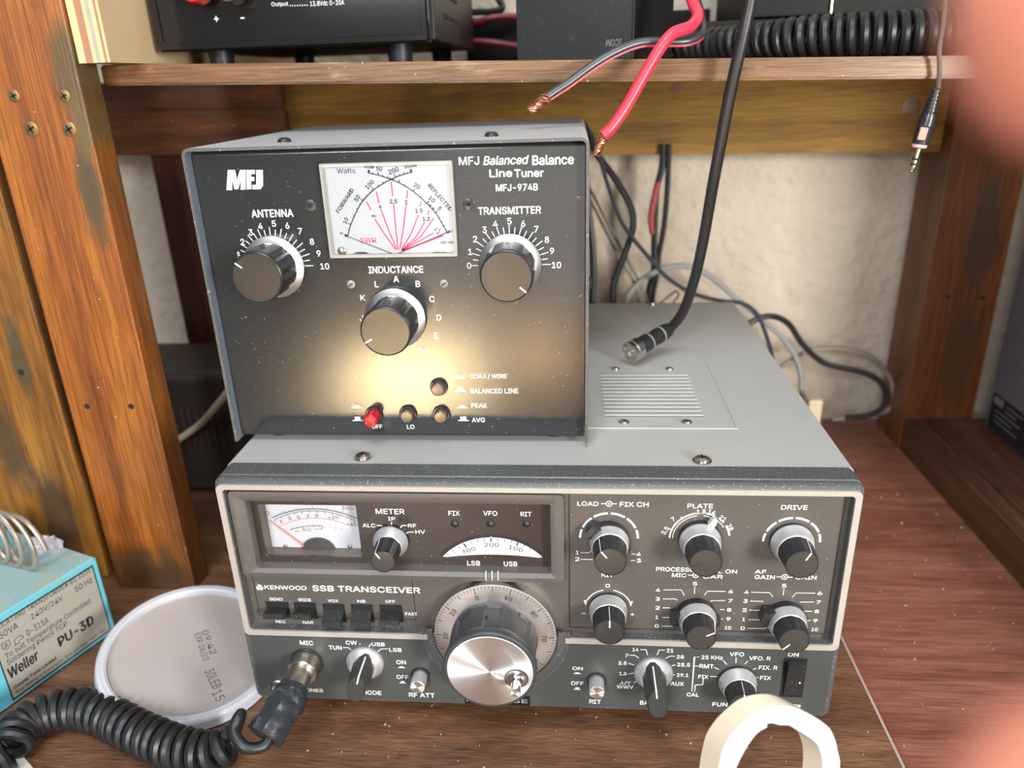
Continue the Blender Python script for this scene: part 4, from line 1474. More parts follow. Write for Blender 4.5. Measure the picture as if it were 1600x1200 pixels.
scale_arc(((390, 855), (425, 730), (500, 570), (560, 490), (640, 410), (720, 355), (805, 310), (900, 270), (1015, 238)), [(0, 1.7, .9)] + [(.07, .8, .3), (.12, 1.4, .35), (.18, .8, .3), (.23, .8, .3), (.28, .8, .3), (.33, 1.5, .35), (.36, .8, .3), (.39, .8, .3), (.42, .8, .3), (.45, .8, .3), (.48, .8, .3), (.505, 1.6, .35), (.58, .8, .3), (.66, .8, .3), (.76, 1.2, .3), (.82, 1.6, .35), (.87, .8, .3), (.92, 1.2, .3), (.96, .8, .3), (.995, 1.6, .8)])
scale_arc(((590, 248), (690, 270), (805, 310), (900, 350), (1020, 425), (1150, 540), (1240, 640), (1300, 740), (1350, 830)), [(0, 1.6, .8), (.05, .8, .3), (.12, 1.4, .35), (.17, .8, .3), (.22, 1.0, .3), (.28, .8, .3), (.35, 1.5, .35), (.42, .8, .3), (.50, 1.3, .35), (.57, .8, .3), (.63, 1.6, .45), (.65, 1.0, .4), (.67, 1.0, .4), (.69, 1.0, .4), (.71, 1.0, .4), (.74, 1.5, .4), (.80, .9, .3), (.85, .9, .3), (.90, .9, .3), (.95, .9, .3), (.995, 1.6, .9)])
tx.tbox(MP, 'Watts', *CM(285, 203), *CM(462, 250), 0)
for s_, x, y, h, rot in (('0', 330, 828, 1.5, 65), ('10', 370, 705, 2.0, 62), ('50', 480, 490, 2.1, 50), ('100', 600, 358, 2.1, 42), ('200', 830, 225, 2.2, 18), ('50', 693, 208, 1.9, -12), ('60W', 597, 186, 1.7, -8), ('300W', 995, 180, 1.7, 6), ('20', 1055, 372, 2.1, -32), ('10', 1200, 500, 2.1, -44), ('5', 1275, 588, 2.1, -50), ('0', 1388, 808, 1.5, -62), ('\u221e', 640, 662, 1.0, 0), ('6', 703, 570, 1.9, 0), ('2.5', 830, 520, 2.0, 0), ('2', 952, 530, 2.0, 0), ('1.5', 1075, 610, 2.0, 0), ('1.3', 1145, 690, 2.0, 0), ('1.1', 1250, 805, 1.7, -55), ('400-008', 1345, 915, 1.1, 0)):
    tx.tat(MP, s_, *CM(x, y), h, rot, .03, .14)
for s_, xa, ya, xb, yb in (('FORWARD', 290, 625, 435, 402), ('REFLECTED', 1172, 358, 1385, 605)):
    pa, pb = MP.to(*CM(xa, ya)), MP.to(*CM(xb, yb))
    tx._text(MP, s_, ((pa[0] + pb[0]) / 2, (pa[1] + pb[1]) / 2), math.dist(pa, pb), 2.0, math.atan2(pb[1] - pa[1], pb[0] - pa[0]), .03, 0, .14)
for q in ([(440, 1022), (480, 1008), (560, 1008), (600, 1022)], [(1170, 1022), (1220, 1006), (1340, 1006), (1400, 1022)]):
    tx.ppx(MP, [CM(*z) for z in q], .13)
lab(tx.build('scale_print', BLACKINK, wm, flat=True), 'black scale print')
tx = MB()
for q in (((850, 985), (740, 830), (650, 690)), ((612, 602), (570, 520)), ((862, 985), (780, 790), (710, 600)), ((690, 540), (665, 425)), ((875, 985), (850, 760), (830, 540)), ((822, 470), (808, 330)), ((890, 985), (925, 780), (950, 560)), ((958, 495), (965, 410)), ((905, 990), (1000, 830), (1070, 650)), ((1085, 570), (1097, 520)), ((910, 990), (1050, 860), (1130, 720)), ((1158, 650), (1172, 605)), ((915, 990), (1090, 860), (1220, 680)), ((915, 992), (1215, 825)), ((1262, 797), (1287, 784))):
    tx.lpx(MP, [CM(*z) for z in q], .52, .13)
tx.lpx(MP, (CM(915, 996), CM(1310, 848)), .75, .13)
tx.tbox(MP, 'SWR', *CM(510, 870), *CM(665, 920), 0)
lab(tx.build('swr_print', REDINK, wm, flat=True), 'red fan of standing wave lines')
for q in (((390, 855), (830, 1025)), ((875, 1020), (1340, 820))):
    m_ = MB()
    m_.cyl(MP.pt(*MP.to(*CM(*q[0])), .7), MP.pt(*MP.to(*CM(*q[1])), .7), .16, .2, 6)
    lab(m_.build('needle', BLACKINK, wm), 'thin black needle at rest')
m_ = MB()
m_.lathe([(2.2, 0), (2.2, .6), (1.4, 1.1), (.1, 1.2)], MP.pt(*MP.to(*CM(335, 998)), .1), MP.n, 16)
m_.build('screw', NICKEL, wm)

# ------------------------------------------------------------------ power supply on the shelf
def shz(x):
    return SZ(x) + .1


psz = 374.3
ps = thing('power_supply', 'glossy black bench power supply with red terminal on the shelf', 'power supply', (-152, 260, 365))
m_ = MB()
m_.box(-234, -62, 176, 372, psz + 1.5, 470, 1.5)
lab(m_.build('case', STEELB, ps), 'blue-black steel case')
m_ = MB()
m_.loft([[Vector((x, y, z)) for x, z in rr(-236.5 + i, -66.8 - i + 2.5, psz + i, 470 - i, 1.5)] for y, i in ((176, 0), (167, 0), (165, 1.2), (165, 4.2), (166.2, 4.6))], True, True)
lab(m_.build('front_panel', GLOSSB, ps), 'glossy black front panel in a bevelled frame')
SP = YP(166.2)
m_ = MB()
CS = lambda x, y: (200 + x / 4, y / 4)
m_.tbox(SP, 'Output', *CS(897, 12), *CS(1002, 44), .0, h=.2)
m_.tbox(SP, '13.8Vdc 0-20A', *CS(1138, 4), *CS(1352, 34), .0, h=.2)
for i in range(8):
    m_.disc(SP, SP.to(*CS(1015 + i * 15, 36 - i * .5)), .35, .2, 8)
c_ = SP.to(*CS(553, 118))
m_.line(SP, [(c_[0] - 1.5, c_[1]), (c_[0] + 1.5, c_[1])], .7, .2)
m_.line(SP, [(c_[0], c_[1] - 1.6), (c_[0], c_[1] + 1.6)], .7, .22)
c_ = SP.to(*CS(716, 113))
m_.line(SP, [(c_[0] - 1.3, c_[1]), (c_[0] + 1.3, c_[1])], .8, .2)
lab(m_.build('panel_lettering', WHITE, ps, flat=True), 'white output lettering')
for px, mat_, lbl in ((318, RED, 'red positive terminal knob'), (372, BLACKP, 'black negative terminal knob')):
    a, b = SP.to(px, -14)
    m_ = MB()
    m_.lathe([(6.2, 0), (6.2, 2), (5, 3), (5, 5), (8.2, 6), (8.2, 16), (7.2, 17.5), (.1, 17.8)], SP.pt(a, b), SP.n, 40, True, True, lambda t, r, h: r * (1 - .06 * max(0, math.cos(t * 12))) if 6 < h < 16.5 else r)
    lab(m_.build('terminal', mat_, ps), lbl)
for x, y in ((-207, 190), (-88, 190), (-207, 355), (-88, 355)):
    m_ = MB()
    zf = shz(x)
    m_.lathe([(7.5, zf), (8.5, psz + 1.6)], (x, y, 0), (0, 0, 1), 20)
    m_.build('foot', STEELB, ps)
for k, (y, z) in enumerate(((222, 405), (222, 392), (245, 405), (245, 392), (268, 405), (268, 392))):
    m_ = MB()
    m_.loft([[Vector((-62 + h, y + dy, z + dz)) for dy, dz in ((-7, -1.2), (7, -1.2), (7, 1.2), (-7, 1.2))] for h, in ((0,), (1.0,))])
    lab(m_.build('vent_slot', BLACKM, ps), 'dark side vent slot')

# ------------------------------------------------------------------ upturned black box with inverted name
ib = thing('speaker_box', 'black metal radio case standing upside down on the shelf', 'equipment case', (40, 260, SZ(40)))
ang = math.radians(30)
cnr = Vector((61, 195, SZ(61) + .5))
ul = Vector((-math.cos(math.radians(14)), math.sin(math.radians(14)), 0))
ur = Vector((math.sin(ang), math.cos(ang), 0))
A_, B_ = 78, 62
base = [cnr, cnr + ur * B_, cnr + ur * B_ + ul * A_, cnr + ul * A_]
m_ = MB()
m_.loft([[q + Vector((0, 0, z)) for q in base] for z in (0, 70)])
bmesh.ops.bevel(m_.bm, geom=m_.bm.edges[:], offset=1.2, segments=2, affect='EDGES')
lab(m_.build('case', M('worn_black_steel', (.009, .0085, .008), .5, 0, .2, 60, .05, 1500, spec=.3, wear=(.03, .02, .014), wscale=120, wth=.6), ib), 'worn black steel case')
IP_ = Plane(cnr, -ul, (0, 0, 1))
m_ = MB()
m_._text(IP_, 'ICOM', (-12.5, 10.6), 9.8, 4.0, math.pi, 0, 0, .15)
lab(m_.build('maker_lettering', M('dim_grey_emboss', (.20, .19, .18), .4), ib, flat=True), 'upside-down grey maker lettering')

# radio behind the coiled cord
rd = thing('radio_set', 'black radio set behind the coiled cord on the shelf', 'radio', (230, 330, SZ(230)))
m_ = MB()
m_.box(112, 420, 300, 430, SZ(250) + 5, SZ(250) + 32, 2)
m_.build('base_unit', DARKB, rd)
m_ = MB()
m_.box(150, 400, 302, 428, SZ(250) + 33, SZ(250) + 120, 2)
m_.build('upper_case', DARKB, rd)
for x in (130, 395):
    for y in (310, 420):
        m_ = MB()
        m_.lathe([(8, SZ(x) + .1), (8, SZ(250) + 6)], (x, y, 0), (0, 0, 1), 16)
        m_.build('foot', RUBBER, rd)
m_ = MB()
q = U(1301, 8, 1, 298)
m_.cyl(q + Vector((0, 3, -6)), q + Vector((0, 3, 12)), 1.5, 1.5, 10)
lab(m_.build('pin', GOLDP, rd), 'small shiny metal pin')

bc = thing('black_case', 'low black case at the back of the shelf behind the red cables', 'equipment case', (20, 425, SZ(20)))
m_ = MB()
bx0, bx1 = U(728, 60, 1, 412).x, U(1108, 60, 1, 412).x
m_.box(bx0, bx1, 412, 438, SZ(bx0) + .3, U(900, 22, 1, 412).z, 1.5)
m_.build('case', DARKB, bc)

# ------------------------------------------------------------------ cords


def helix(path, R, turns, r, per=14, n=8, taper=None):
    P = path
    # arc length table
    d = [0]
    for a, b in zip(P, P[1:]):
        d.append(d[-1] + (b - a).length)
    tot = d[-1]
    out = []
    u = None
    N_ = int(turns * per)
    j = 0
    for i in range(N_ + 1):
        s = tot * i / N_
        while j < len(d) - 2 and d[j + 1] < s:
            j += 1
        f_ = (s - d[j]) / max(d[j + 1] - d[j], 1e-6)
        p = P[j].lerp(P[j + 1], f_)
        t_ = (P[min(j + 2, len(P) - 1)] - P[max(j - 1, 0)]).normalized()
        if u is None:
            u = (Vector((0, 0, 1)) - t_ * t_.z).normalized()
        u = (u - t_ * u.dot(t_)).normalized()
        v = t_.cross(u)
        a = 2 * math.pi * i / per
        k = R * (taper(i / N_) if taper else 1)
        out.append(p + (u * math.cos(a) + v * math.sin(a)) * k)
    return out


# coiled cord lying on the shelf
zc = lambda x, R: SZ(x) + R
path = smooth_path([Vector((x, y, SZ(x) + k)) for x, y, k in ((86, 300, 11), (112, 268, 11), (140, 232, 11.5), (168, 204, 13), (205, 186, 13.8), (255, 178, 13.8), (330, 176, 13.8), (400, 180, 13.8))], 8)
m_ = MB()
m_.tube(helix(path, 10.4, 52, 2.4, taper=lambda f: .78 + .22 * min(1, max(0, (f - .1) * 3.2))), 3.1, 8)
tag(m_.build('coiled_cord', RUBBER), 'black coiled cord lying along the front of the shelf', 'cord')

# microphone lead
a_m, b_m = LP.to(480, 1034)
ml = thing('microphone_lead', 'black coiled microphone lead with metal plug in the transceiver', 'microphone lead', (-180, -30, 0))
o = LP.pt(a_m, b_m)
m_ = MB()
m_.lathe([(8.3, 1.0), (8.9, 1.6), (8.9, 8.4), (8.3, 9.2), (8.0, 9.6), (6.3, 9.8)], o, LP.n, 64, True, True, lambda t, r, h: r + (.22 * (1 if math.sin(t * 32 + h * 3) > 0 else -1) if 1.6 < h < 8.5 else 0))
lab(m_.build('coupling_nut', NICKEL, ml), 'knurled metal coupling nut')
m_ = MB()
m_.lathe([(6.4, 9), (6.4, 25), (6.9, 25.5), (6.9, 27.5), (6.2, 28)], o, LP.n, 40, True, True)
lab(m_.build('plug_barrel', NICKEL, ml), 'plain metal plug barrel')
pe = o + Vector((0, -27, 0))
ends = [o + Vector((-.5, -22, -.2)), o + Vector((-1.5, -30, -1)), o + Vector((-4, -40, -4)), o + Vector((-6, -47, -8))]
rp = smooth_path([o + Vector((-.5, -20, 0)), o + Vector((-2, -28, -2)), o + Vector((-5, -37, -5)), o + Vector((-9, -46, -9))], 7)
b_ = MB()
b_.tube(rp, [8.2 + 1.8 * math.sin(min(1, i / 8) * 1.57) for i in range(len(rp))], 22)
for v in b_.bm.verts:
    c3 = Vector(v.co)
    k = abs(noise.noise(c3 * .16)) * 2.6 + noise.noise(c3 * .45) * .7
    d3 = (c3 - min(rp, key=lambda q: (q - c3).length)).normalized()
    v.co += d3 * (k - .6)
lab(b_.build('tape_wrap', TAPE, ml, 28), 'crumpled black insulating tape')
ends[-1] = rp[-1] + Vector((1, 3, 1))
cz = 12.6
cpx = [(322, 1176), (281, 1170), (243, 1156), (209, 1141), (180, 1126), (153, 1114), (126, 1108), (97, 1109), (70, 1115), (44, 1128), (25, 1145), (12, 1170), (-25, 1190), (-80, 1230)]
cpath = smooth_path([U(x, y, 2, cz) for x, y in cpx], 8)
st = cpath[0]
lead = smooth_path([ends[-1] + Vector((1, 2, 1)), ends[-1] + Vector((-2, -7, -6)), ends[-1] + Vector((-14, -6, -5)), ends[-1] + Vector((-19, 4, 4)), ends[-1] + Vector((-16, 6, 12)), st + Vector((12, 2, 9))], 8)
cp2 = smooth_path([st + Vector((14, 4, 3)), st + Vector((6, 1, 1)), st] + [cpath[i] for i in range(8, len(cpath), 8)] + [cpath[-1]], 8)
hx = helix(cp2, 9.2, 28, 3.1, per=16, taper=lambda f: .85 + .15 * min(1, f * 8))
m_ = MB()
m_.tube(hx, 3.15, 8)
lab(m_.build('coil', RUBBER, ml), 'dusty black coiled lead')
m_ = MB()
m_.tube(smooth_path([ends[-1] + Vector((1, 3, 1)), ends[-1] + Vector((0, -5, -4)), ends[-1] + Vector((-9, -9, -2)), ends[-1] + Vector((-17, -3, 3)), ends[-1] + Vector((-16, 5, 6)), hx[0] + Vector((4, 3, 0)), hx[0]], 8), 3.1, 10)
m_.build('lead_loop', RUBBER, ml)

# ------------------------------------------------------------------ red and black power lead hanging over the shelf
pl_ = thing('power_lead', 'red and black power lead with bare copper ends hanging over the shelf', 'power lead', (60, 150, 362))
m_ = MB()
rp = smooth_path(yp([(1010, 40, 405), (1020, -60, 385), (1040, -150, 330), (1062, -150, 250), (1074, -90, 195), (1076, -25, 168), (1083, 5, 160), (1090, 25, 150), (1078, 42, 140), (1052, 52, 134), (1032, 75, 130), (1005, 120, 126), (978, 168, 122), (955, 200, 119), (942, 212, 118)]), 8)
m_.tube(rp, 3.3, 12)
lab(m_.build('red_wire', REDW, pl_), 'thick red wire')
m_ = MB()
bp = smooth_path(yp([(1000, 45, 405), (1010, -50, 390), (1030, -140, 335), (1052, -140, 255), (1064, -80, 200), (1085, -10, 172), (1096, 30, 160), (1096, 52, 148), (1075, 64, 142), (1040, 66, 140), (1000, 67, 138), (962, 81, 134), (925, 103, 130), (888, 130, 125), (868, 143, 122), (855, 152, 120)]), 8)
m_.tube(bp, 2.6, 12)
lab(m_.build('black_wire', CLEARJ, pl_), 'smoky black wire')
m_ = MB()
m_.tube([q + Vector((.9, -1.3, -2.0)) for q in bp], .75, 6)
lab(m_.build('red_stripe', REDW, pl_), 'red stripe along the black wire')


def strands(p0, p1, n, spread, name, lbl):
    m_ = MB()
    p0, p1 = Vector(p0), Vector(p1)
    d = p1 - p0
    u = d.orthogonal().normalized()
    v = d.normalized().cross(u)
    for i in range(n):
        ph = random.random() * 6.28
        r = 2.7 * math.sqrt(random.random())
        L_ = .75 + .3 * random.random()
        pts = []
        for k in range(9):
            f_ = k / 8
            a = ph + f_ * 5.5
            rr_ = r * (1 - .25 * f_) * (1 + .35 * math.sin(f_ * 6 + i))
            pts.append(p0 + d * f_ * L_ + (u * math.cos(a) + v * math.sin(a)) * rr_)
        if i % 6 == 0:
            pts.append(pts[-1] + (u * random.uniform(-1, 1) + v * random.uniform(-1, 1)) * spread)
        m_.tube(pts, .36, 5)
    return lab(m_.build(name, COPPER, pl_), lbl)


strands(rp[-2], U(931, 242, 1, 116), 40, 2, 'copper_strands', 'frayed bare copper strands of the red wire')
strands(bp[-2], U(829, 174, 1, 117), 40, 3, 'copper_strands', 'frayed bare copper strands of the black wire')

# ------------------------------------------------------------------ coax cable with plug resting on the transceiver
cx_ = thing('coax_cable', 'black coaxial cable hanging down to a silver plug on the transceiver', 'cable', (75, 185, 161.7))
tip = U(984, 551, 2, 172)
nek = U(1046, 514, 2, 181)
ax = (nek - tip).normalized()
m_ = MB()
m_.lathe([(6.2, 0), (7.6, .2), (7.6, 3), (7.2, 3.4), (7.6, 3.8), (7.6, 8.5), (7.0, 9), (6.0, 9.2), (5.4, 12)], tip, ax, 36, False, True)
m_.lathe([(6.0, .2), (5.6, 2.5), (1.2, 2.6), (1.2, 1)], tip, ax, 24, False, True)
pg = lab(m_.build('plug', M('bright_nickel', (.66, .63, .58), .2, 1, .06), cx_), 'silver coaxial plug')
m_ = MB()
m_.lathe([(5.4, 10), (6.3, 10.5), (6.3, 18), (5.6, 18.4), (5.6, 26), (5.9, 26.2), (5.9, (nek - tip).length - 6), (5.0, (nek - tip).length - 1), (3.6, (nek - tip).length)], tip, ax, 28, True, True)
lab(m_.build('plug_boot', RUBBER, cx_), 'black rubber boot')
m_ = MB()
for d_ in (18.2, 30.0):
    m_.lathe([(5.7, d_), (6.1, d_ + .2), (6.1, d_ + .9), (5.7, d_ + 1.1)], tip, ax, 28, False, False)
m_.build('boot_ring', GREYC, cx_)
m_ = MB()
m_.tube(smooth_path([nek - ax * 6, nek, U(1066, 489, 1, 184), U(1084, 440, 1, 172), U(1098, 380, 1, 160), U(1112, 300, 1, 148), U(1125, 230, 1, 140), U(1140, 150, 1, 134), U(1158, 70, 1, 130), U(1173, 0, 1, 130), U(1186, -70, 1, 134), U(1204, -200, 1, 160), U(1222, -320, 1, 215), U(1238, -330, 1, 285), U(1240, -220, 1, 350)], 8), 3.5, 14)
lab(m_.build('cable', RUBBER, cx_), 'thick black cable')

# ------------------------------------------------------------------ audio plug on a thin cable
au = thing('audio_cable', 'thin cable with black and pink audio plug dangling in front of beam', 'audio cable', (260, 160, 300))
D_ = 150
m_ = MB()
m_.tube(smooth_path(yp([(1462, -30, 296), (1470, -110, 270), (1478, -130, 220), (1481, -85, 180), (1476, 20, 152), (1468, 75, 144), (1468, 110, 144), (1466, 140, D_ - 4)]), 8), 1.25, 8)
lab(m_.build('cord', M('grey_brown_cord', (.10, .085, .08), .5), au), 'thin grey-brown cord')
p0, p1 = U(1464, 138, 1, D_ - 4), U(1424, 269, 1, D_ - 4)
d_ = p1 - p0
Ln = d_.length
axu = d_.normalized()
m_ = MB()
prof = [(1.6, 0)]
for i in range(6):
    h = .02 + i * .044
    prof += [(2.6 + i * .25, Ln * h), (2.6 + i * .25, Ln * (h + .028)), (2.0 + i * .25, Ln * (h + .031)), (2.0 + i * .25, Ln * (h + .042))]
prof += [(4.0, Ln * .29), (4.6, Ln * .36), (4.6, Ln * .64), (4.2, Ln * .66)]
m_.lathe(prof, p0, axu, 24)
lab(m_.build('plug_body', BLACKP, au), 'black moulded plug body with ribbed relief')
m_ = MB()
m_.lathe([(4.2, Ln * .655), (4.0, Ln * .695), (2.6, Ln * .71)], p0, axu, 24)
lab(m_.build('pink_ring', PINKR, au), 'pale pink ring')
m_ = MB()
m_.lathe([(1.75, Ln * .70), (1.75, Ln * .825), (1.45, Ln * .83), (1.45, Ln * .845), (1.75, Ln * .85), (1.75, Ln * .89), (1.45, Ln * .895), (1.45, Ln * .91), (1.75, Ln * .915), (1.85, Ln * .95), (1.2, Ln * .975), (1.5, Ln * .99), (.6, Ln)], p0, axu, 20)
lab(m_.build('plug_tip', GOLDP, au), 'pale gold jack tip')
m_ = MB()
for a_, b__ in ((.828, .848), (.893, .913)):
    m_.lathe([(1.72, Ln * a_), (1.72, Ln * b__)], p0, axu, 20, False, False)
m_.build('insulator', BLACKM, au)
# label: a small raised patch on the side facing the viewer
side = (Vector(CAM) - p0).normalized()
side = (side - axu * side.dot(axu)).normalized()
rt = axu.cross(side)
LBp = Plane(p0 + axu * Ln * .53 + side * 4.6, rt, -axu)
if LBp.n.dot(side) < 0:
    LBp = Plane(p0 + axu * Ln * .53 + side * 4.6, -rt, -axu)
m_ = MB()
m_.prism(rr(-2.7, 2.7, -4.2, 4.2, .4), LBp, -1.2, .1)
lf = m_.build('label_frame', BLACKM, au)
m_ = MB()
m_.prism(rr(-2.0, 2.0, -3.4, 3.4, .3), LBp, -.5, .25)
lab(m_.build('pink_label', PINKL, lf), 'salmon pink label')

# ------------------------------------------------------------------ loose cables behind the radios


def cable(name, label, pts, r, mat_, grp=None, per=8):
    m_ = MB()
    m_.tube(smooth_path(yp(pts), per), r, 8)
    return tag(m_.build(name, mat_), label, 'cable', grp)


cable('cable', 'thick black cable looping beside the tuner against the wall', [(905, 190, 392), (932, 240, 385), (958, 275, 380), (984, 320, 375), (989, 355, 372), (975, 400, 368), (960, 440, 364), (958, 470, 360), (962, 500, 358), (968, 560, 352)], 3.2, RUBBER)
cable('thin_cable', 'thin blue-black cable slanting across behind the coax down past transceiver', [(912, 190, 388), (930, 225, 378), (950, 290, 368), (968, 340, 362), (984, 366, 358), (1012, 400, 354), (1042, 433, 350), (1082, 458, 347), (1126, 470, 344), (1160, 474, 343), (1182, 490, 342), (1196, 520, 342), (1206, 555, 342), (1216, 610, 342)], 1.9, M('blue_black_cable', (.035, .045, .055), .35))
rb = thing('twin_lead', 'black twin cable with red sleeve hanging in front of the wall', 'cable', (60, 420, 150))
m_ = MB()
m_.tube(smooth_path(yp([(1036, 225, 398), (1034, 262, 396), (1026, 295, 394), (1024, 330, 392), (1022, 380, 390), (1022, 420, 388), (1014, 455, 386), (1012, 500, 384), (1012, 560, 382)]), 8), 3.0, 8)
m_.build('black_core', RUBBER, rb)
m_ = MB()
m_.tube(smooth_path(yp([(1045, 225, 399), (1043, 290, 398), (1038, 350, 396), (1030, 395, 394), (1026, 430, 392), (1020, 462, 390), (1018, 510, 388), (1018, 560, 386)]), 8), 2.7, 8)
m_.build('black_core', RUBBER, rb)
m_ = MB()
m_.tube(smooth_path(yp([(1028, 285, 390), (1022, 310, 388), (1017, 340, 386), (1019, 365, 386)]), 8), [2.4 + .6 * math.sin(math.pi * i / 24) for i in range(25)], 8)
lab(m_.build('red_sleeve', M('dull_red_sleeve', (.35, .05, .055), .5), rb), 'dull red sleeve')
cable('wire', 'upper thin olive wire slanting behind the tuner', [(890, 240, 400), (924, 300, 395), (950, 350, 390), (978, 402, 386), (1002, 446, 384), (1012, 475, 382), (1020, 520, 380)], 1.3, GREENC, 'olive wires')
cable('wire', 'lower thin olive wire slanting behind the tuner', [(885, 250, 404), (918, 305, 398), (942, 352, 394), (968, 404, 390), (990, 440, 388), (1000, 478, 386), (1006, 520, 384)], 1.3, GREENC, 'olive wires')
cable('grey_cable', 'pale grey cable arching behind the coax and down to the right', [(975, 500, 372), (980, 465, 376), (1000, 440, 380), (1035, 420, 384), (1075, 416, 388), (1110, 432, 390), (1148, 464, 392), (1190, 498, 394), (1226, 532, 396), (1246, 565, 398), (1252, 600, 400), (1250, 640, 402)], 2.7, GREYC)
cable('cable', 'black cable running vertically along the tuner right side', [(912, 250, 360), (920, 330, 356), (926, 390, 352), (927, 430, 350), (925, 480, 348), (925, 540, 344)], 3.2, RUBBER)
cable('cable', 'black cable curling on the bench corner right of the transceiver', [(1150, 520, 372), (1180, 500, 376), (1206, 494, 380), (1232, 506, 384), (1256, 540, 384), (1290, 568, 384), (1345, 581, 384), (1372, 594, 384), (1384, 612, 384), (1383, 632, 384), (1360, 648, 386), (1320, 652, 392)], 2.9, RUBBER)
cable('grey_cable', 'grey-beige cable arching against the wall right of the transceiver', [(1190, 600, 400), (1225, 570, 402), (1262, 549, 406), (1312, 545, 410), (1355, 556, 414), (1385, 582, 416), (1396, 612, 416), (1388, 640, 416), (1340, 652, 416), (1300, 655, 416)], 2.4, M('grey_beige_cable', (.24, .21, .165), .5))
cable('wire', 'short brown wire hooked above the transceiver back edge', [(1030, 475, 380), (1046, 462, 376), (1057, 455, 374), (1060, 463, 374), (1052, 474, 374), (1050, 500, 374)], .9, M('brown_wire', (.16, .08, .05), .5))
m_ = MB()
q0, q1 = U(1262, 622, 1, 372), U(1280, 652, 1, 372)
m_.box(min(q0.x, q1.x), max(q0.x, q1.x), 366, 386, -8.9, max(q0.z, q1.z), 2)
tag(m_.build('adaptor_plug', CREAMP), 'small cream adaptor plug on the bench behind the transceiver', 'plug')
cable('beige_cable', 'beige cable crossing the dark gap left of the tuner', [(235, 715, 262), (262, 698, 255), (310, 665, 250), (340, 632, 246), (362, 605, 242), (400, 560, 240)], 3.2, BEIGEC)
cable('red_cable', 'upper dark red cable on the shelf beside the power supply', [(700, 45, 404), (745, 35, 400), (770, 28, 400), (805, 26, 404), (860, 30, 410)], 3.0, M('dark_red_cable', (.22, .012, .02), .45), 'red cables on the shelf')
cable('red_cable', 'lower dark red cable on the shelf beside the power supply', [(690, 66, 400), (745, 65, 398), (775, 67, 398), (810, 72, 402), (860, 74, 410)], 3.0, M('deep_red_cable', (.20, .012, .02), .45), 'red cables on the shelf')
cable('cable', 'black cable on the shelf in the gap beside the power supply', [(772, -50, 420), (776, -10, 418), (785, 12, 416), (770, 18, 410), (745, 19, 405), (700, 22, 405)], 3.0, RUBBER)

# dark ventilated unit in the left gap
dg = thing('dark_unit', 'dark ventilated unit in the gap behind the front post', 'equipment case', (-300, 280, 0))
gx0, gx1 = -400, U(352, 600, 1, 262).x
gz = U(300, 560, 1, 300).z
m_ = MB()
m_.box(gx0, gx1 + 4, 262, 350, .1, gz, 9, 4)
m_.build('housing', M('dark_brown_plastic', (.030, .024, .020), .5), dg)
for i in range(9):
    x = U(258 + i * 11, 665, 1, 262).x
    z0, z1 = U(262, 690, 1, 262).z, U(300, 635, 1, 262).z
    m_ = MB()
    m_.box(x - 1.4, x + .2, 260.6, 262.4, z0 - 8, z1, .3)
    m_.build('vent_fin', M('brown_fin', (.075, .045, .035), .5), dg)

# ------------------------------------------------------------------ soldering transformer
wl = thing('soldering_transformer', 'turquoise soldering transformer box with grey data label and spring holder', 'transformer', (-365, 65, 0))
Bc = Vector((-298.2, 71.7, 0))
wu = Vector((-.350, -.937, 0)).normalized()
wv = Vector((-.937, .350, 0)).normalized()
WZ = 62
m_ = MB()
ring = [Bc, Bc + wu * 112, Bc + wu * 112 + wv * 130, Bc + wv * 130]
m_.loft([[q + Vector((0, 0, z)) for q in ring] for z in (.2, WZ)])
bmesh.ops.bevel(m_.bm, geom=m_.bm.edges[:], offset=1.6, segments=2, affect='EDGES')
m_.bm.faces.ensure_lookup_table()
for f_ in m_.bm.faces:
    f_.normal_update()
    if abs(f_.normal.z) > .8 and f_.calc_center_median().z > WZ / 2:
        f_.material_index = 1
lab(m_.build('body', [BLUE, BLUETOP], wl), 'turquoise painted steel box')
WP = Plane(Bc, -wu, (0, 0, 1))
CW_ = lambda x, y: (x / 4.4444, 930 + y / 4.4444)
CW3 = lambda x, y: (x / 5.3333, 760 + y / 5.3333)
lt = WP.to(*CW3(768, 662))
lb = WP.to(*CW_(750, 262))
ll = WP.to(*CW_(92, 724))
m_ = MB()
la, lb_ = lt[0], ll[0]
m_.poly(WP, [(lb_, ll[1]), (la, ll[1]), (la, lt[1]), (lb_, lt[1])], .12)
lbm = lab(m_.build('data_label', LABELM, wl), 'grey foil data label')
m_ = MB()
m_.line(WP, [(lb_, ll[1]), (la, ll[1]), (la, lt[1]), (lb_, lt[1])], .9, .16, True)


def wtext(s_, C_, xa, ya, xb, yb, ht, bold=0.0, shear=0.0, fit=True):
    """text along a baseline between two pixels on the label"""
    pa, pb = WP.to(*C_(xa, ya)), WP.to(*C_(xb, yb))
    z = (pa[1] + pb[1]) / 2 + ht / 2
    m_._text(WP, s_, ((pa[0] + pb[0]) / 2, z), abs(pb[0] - pa[0]), ht, 0, bold, shear, .2)


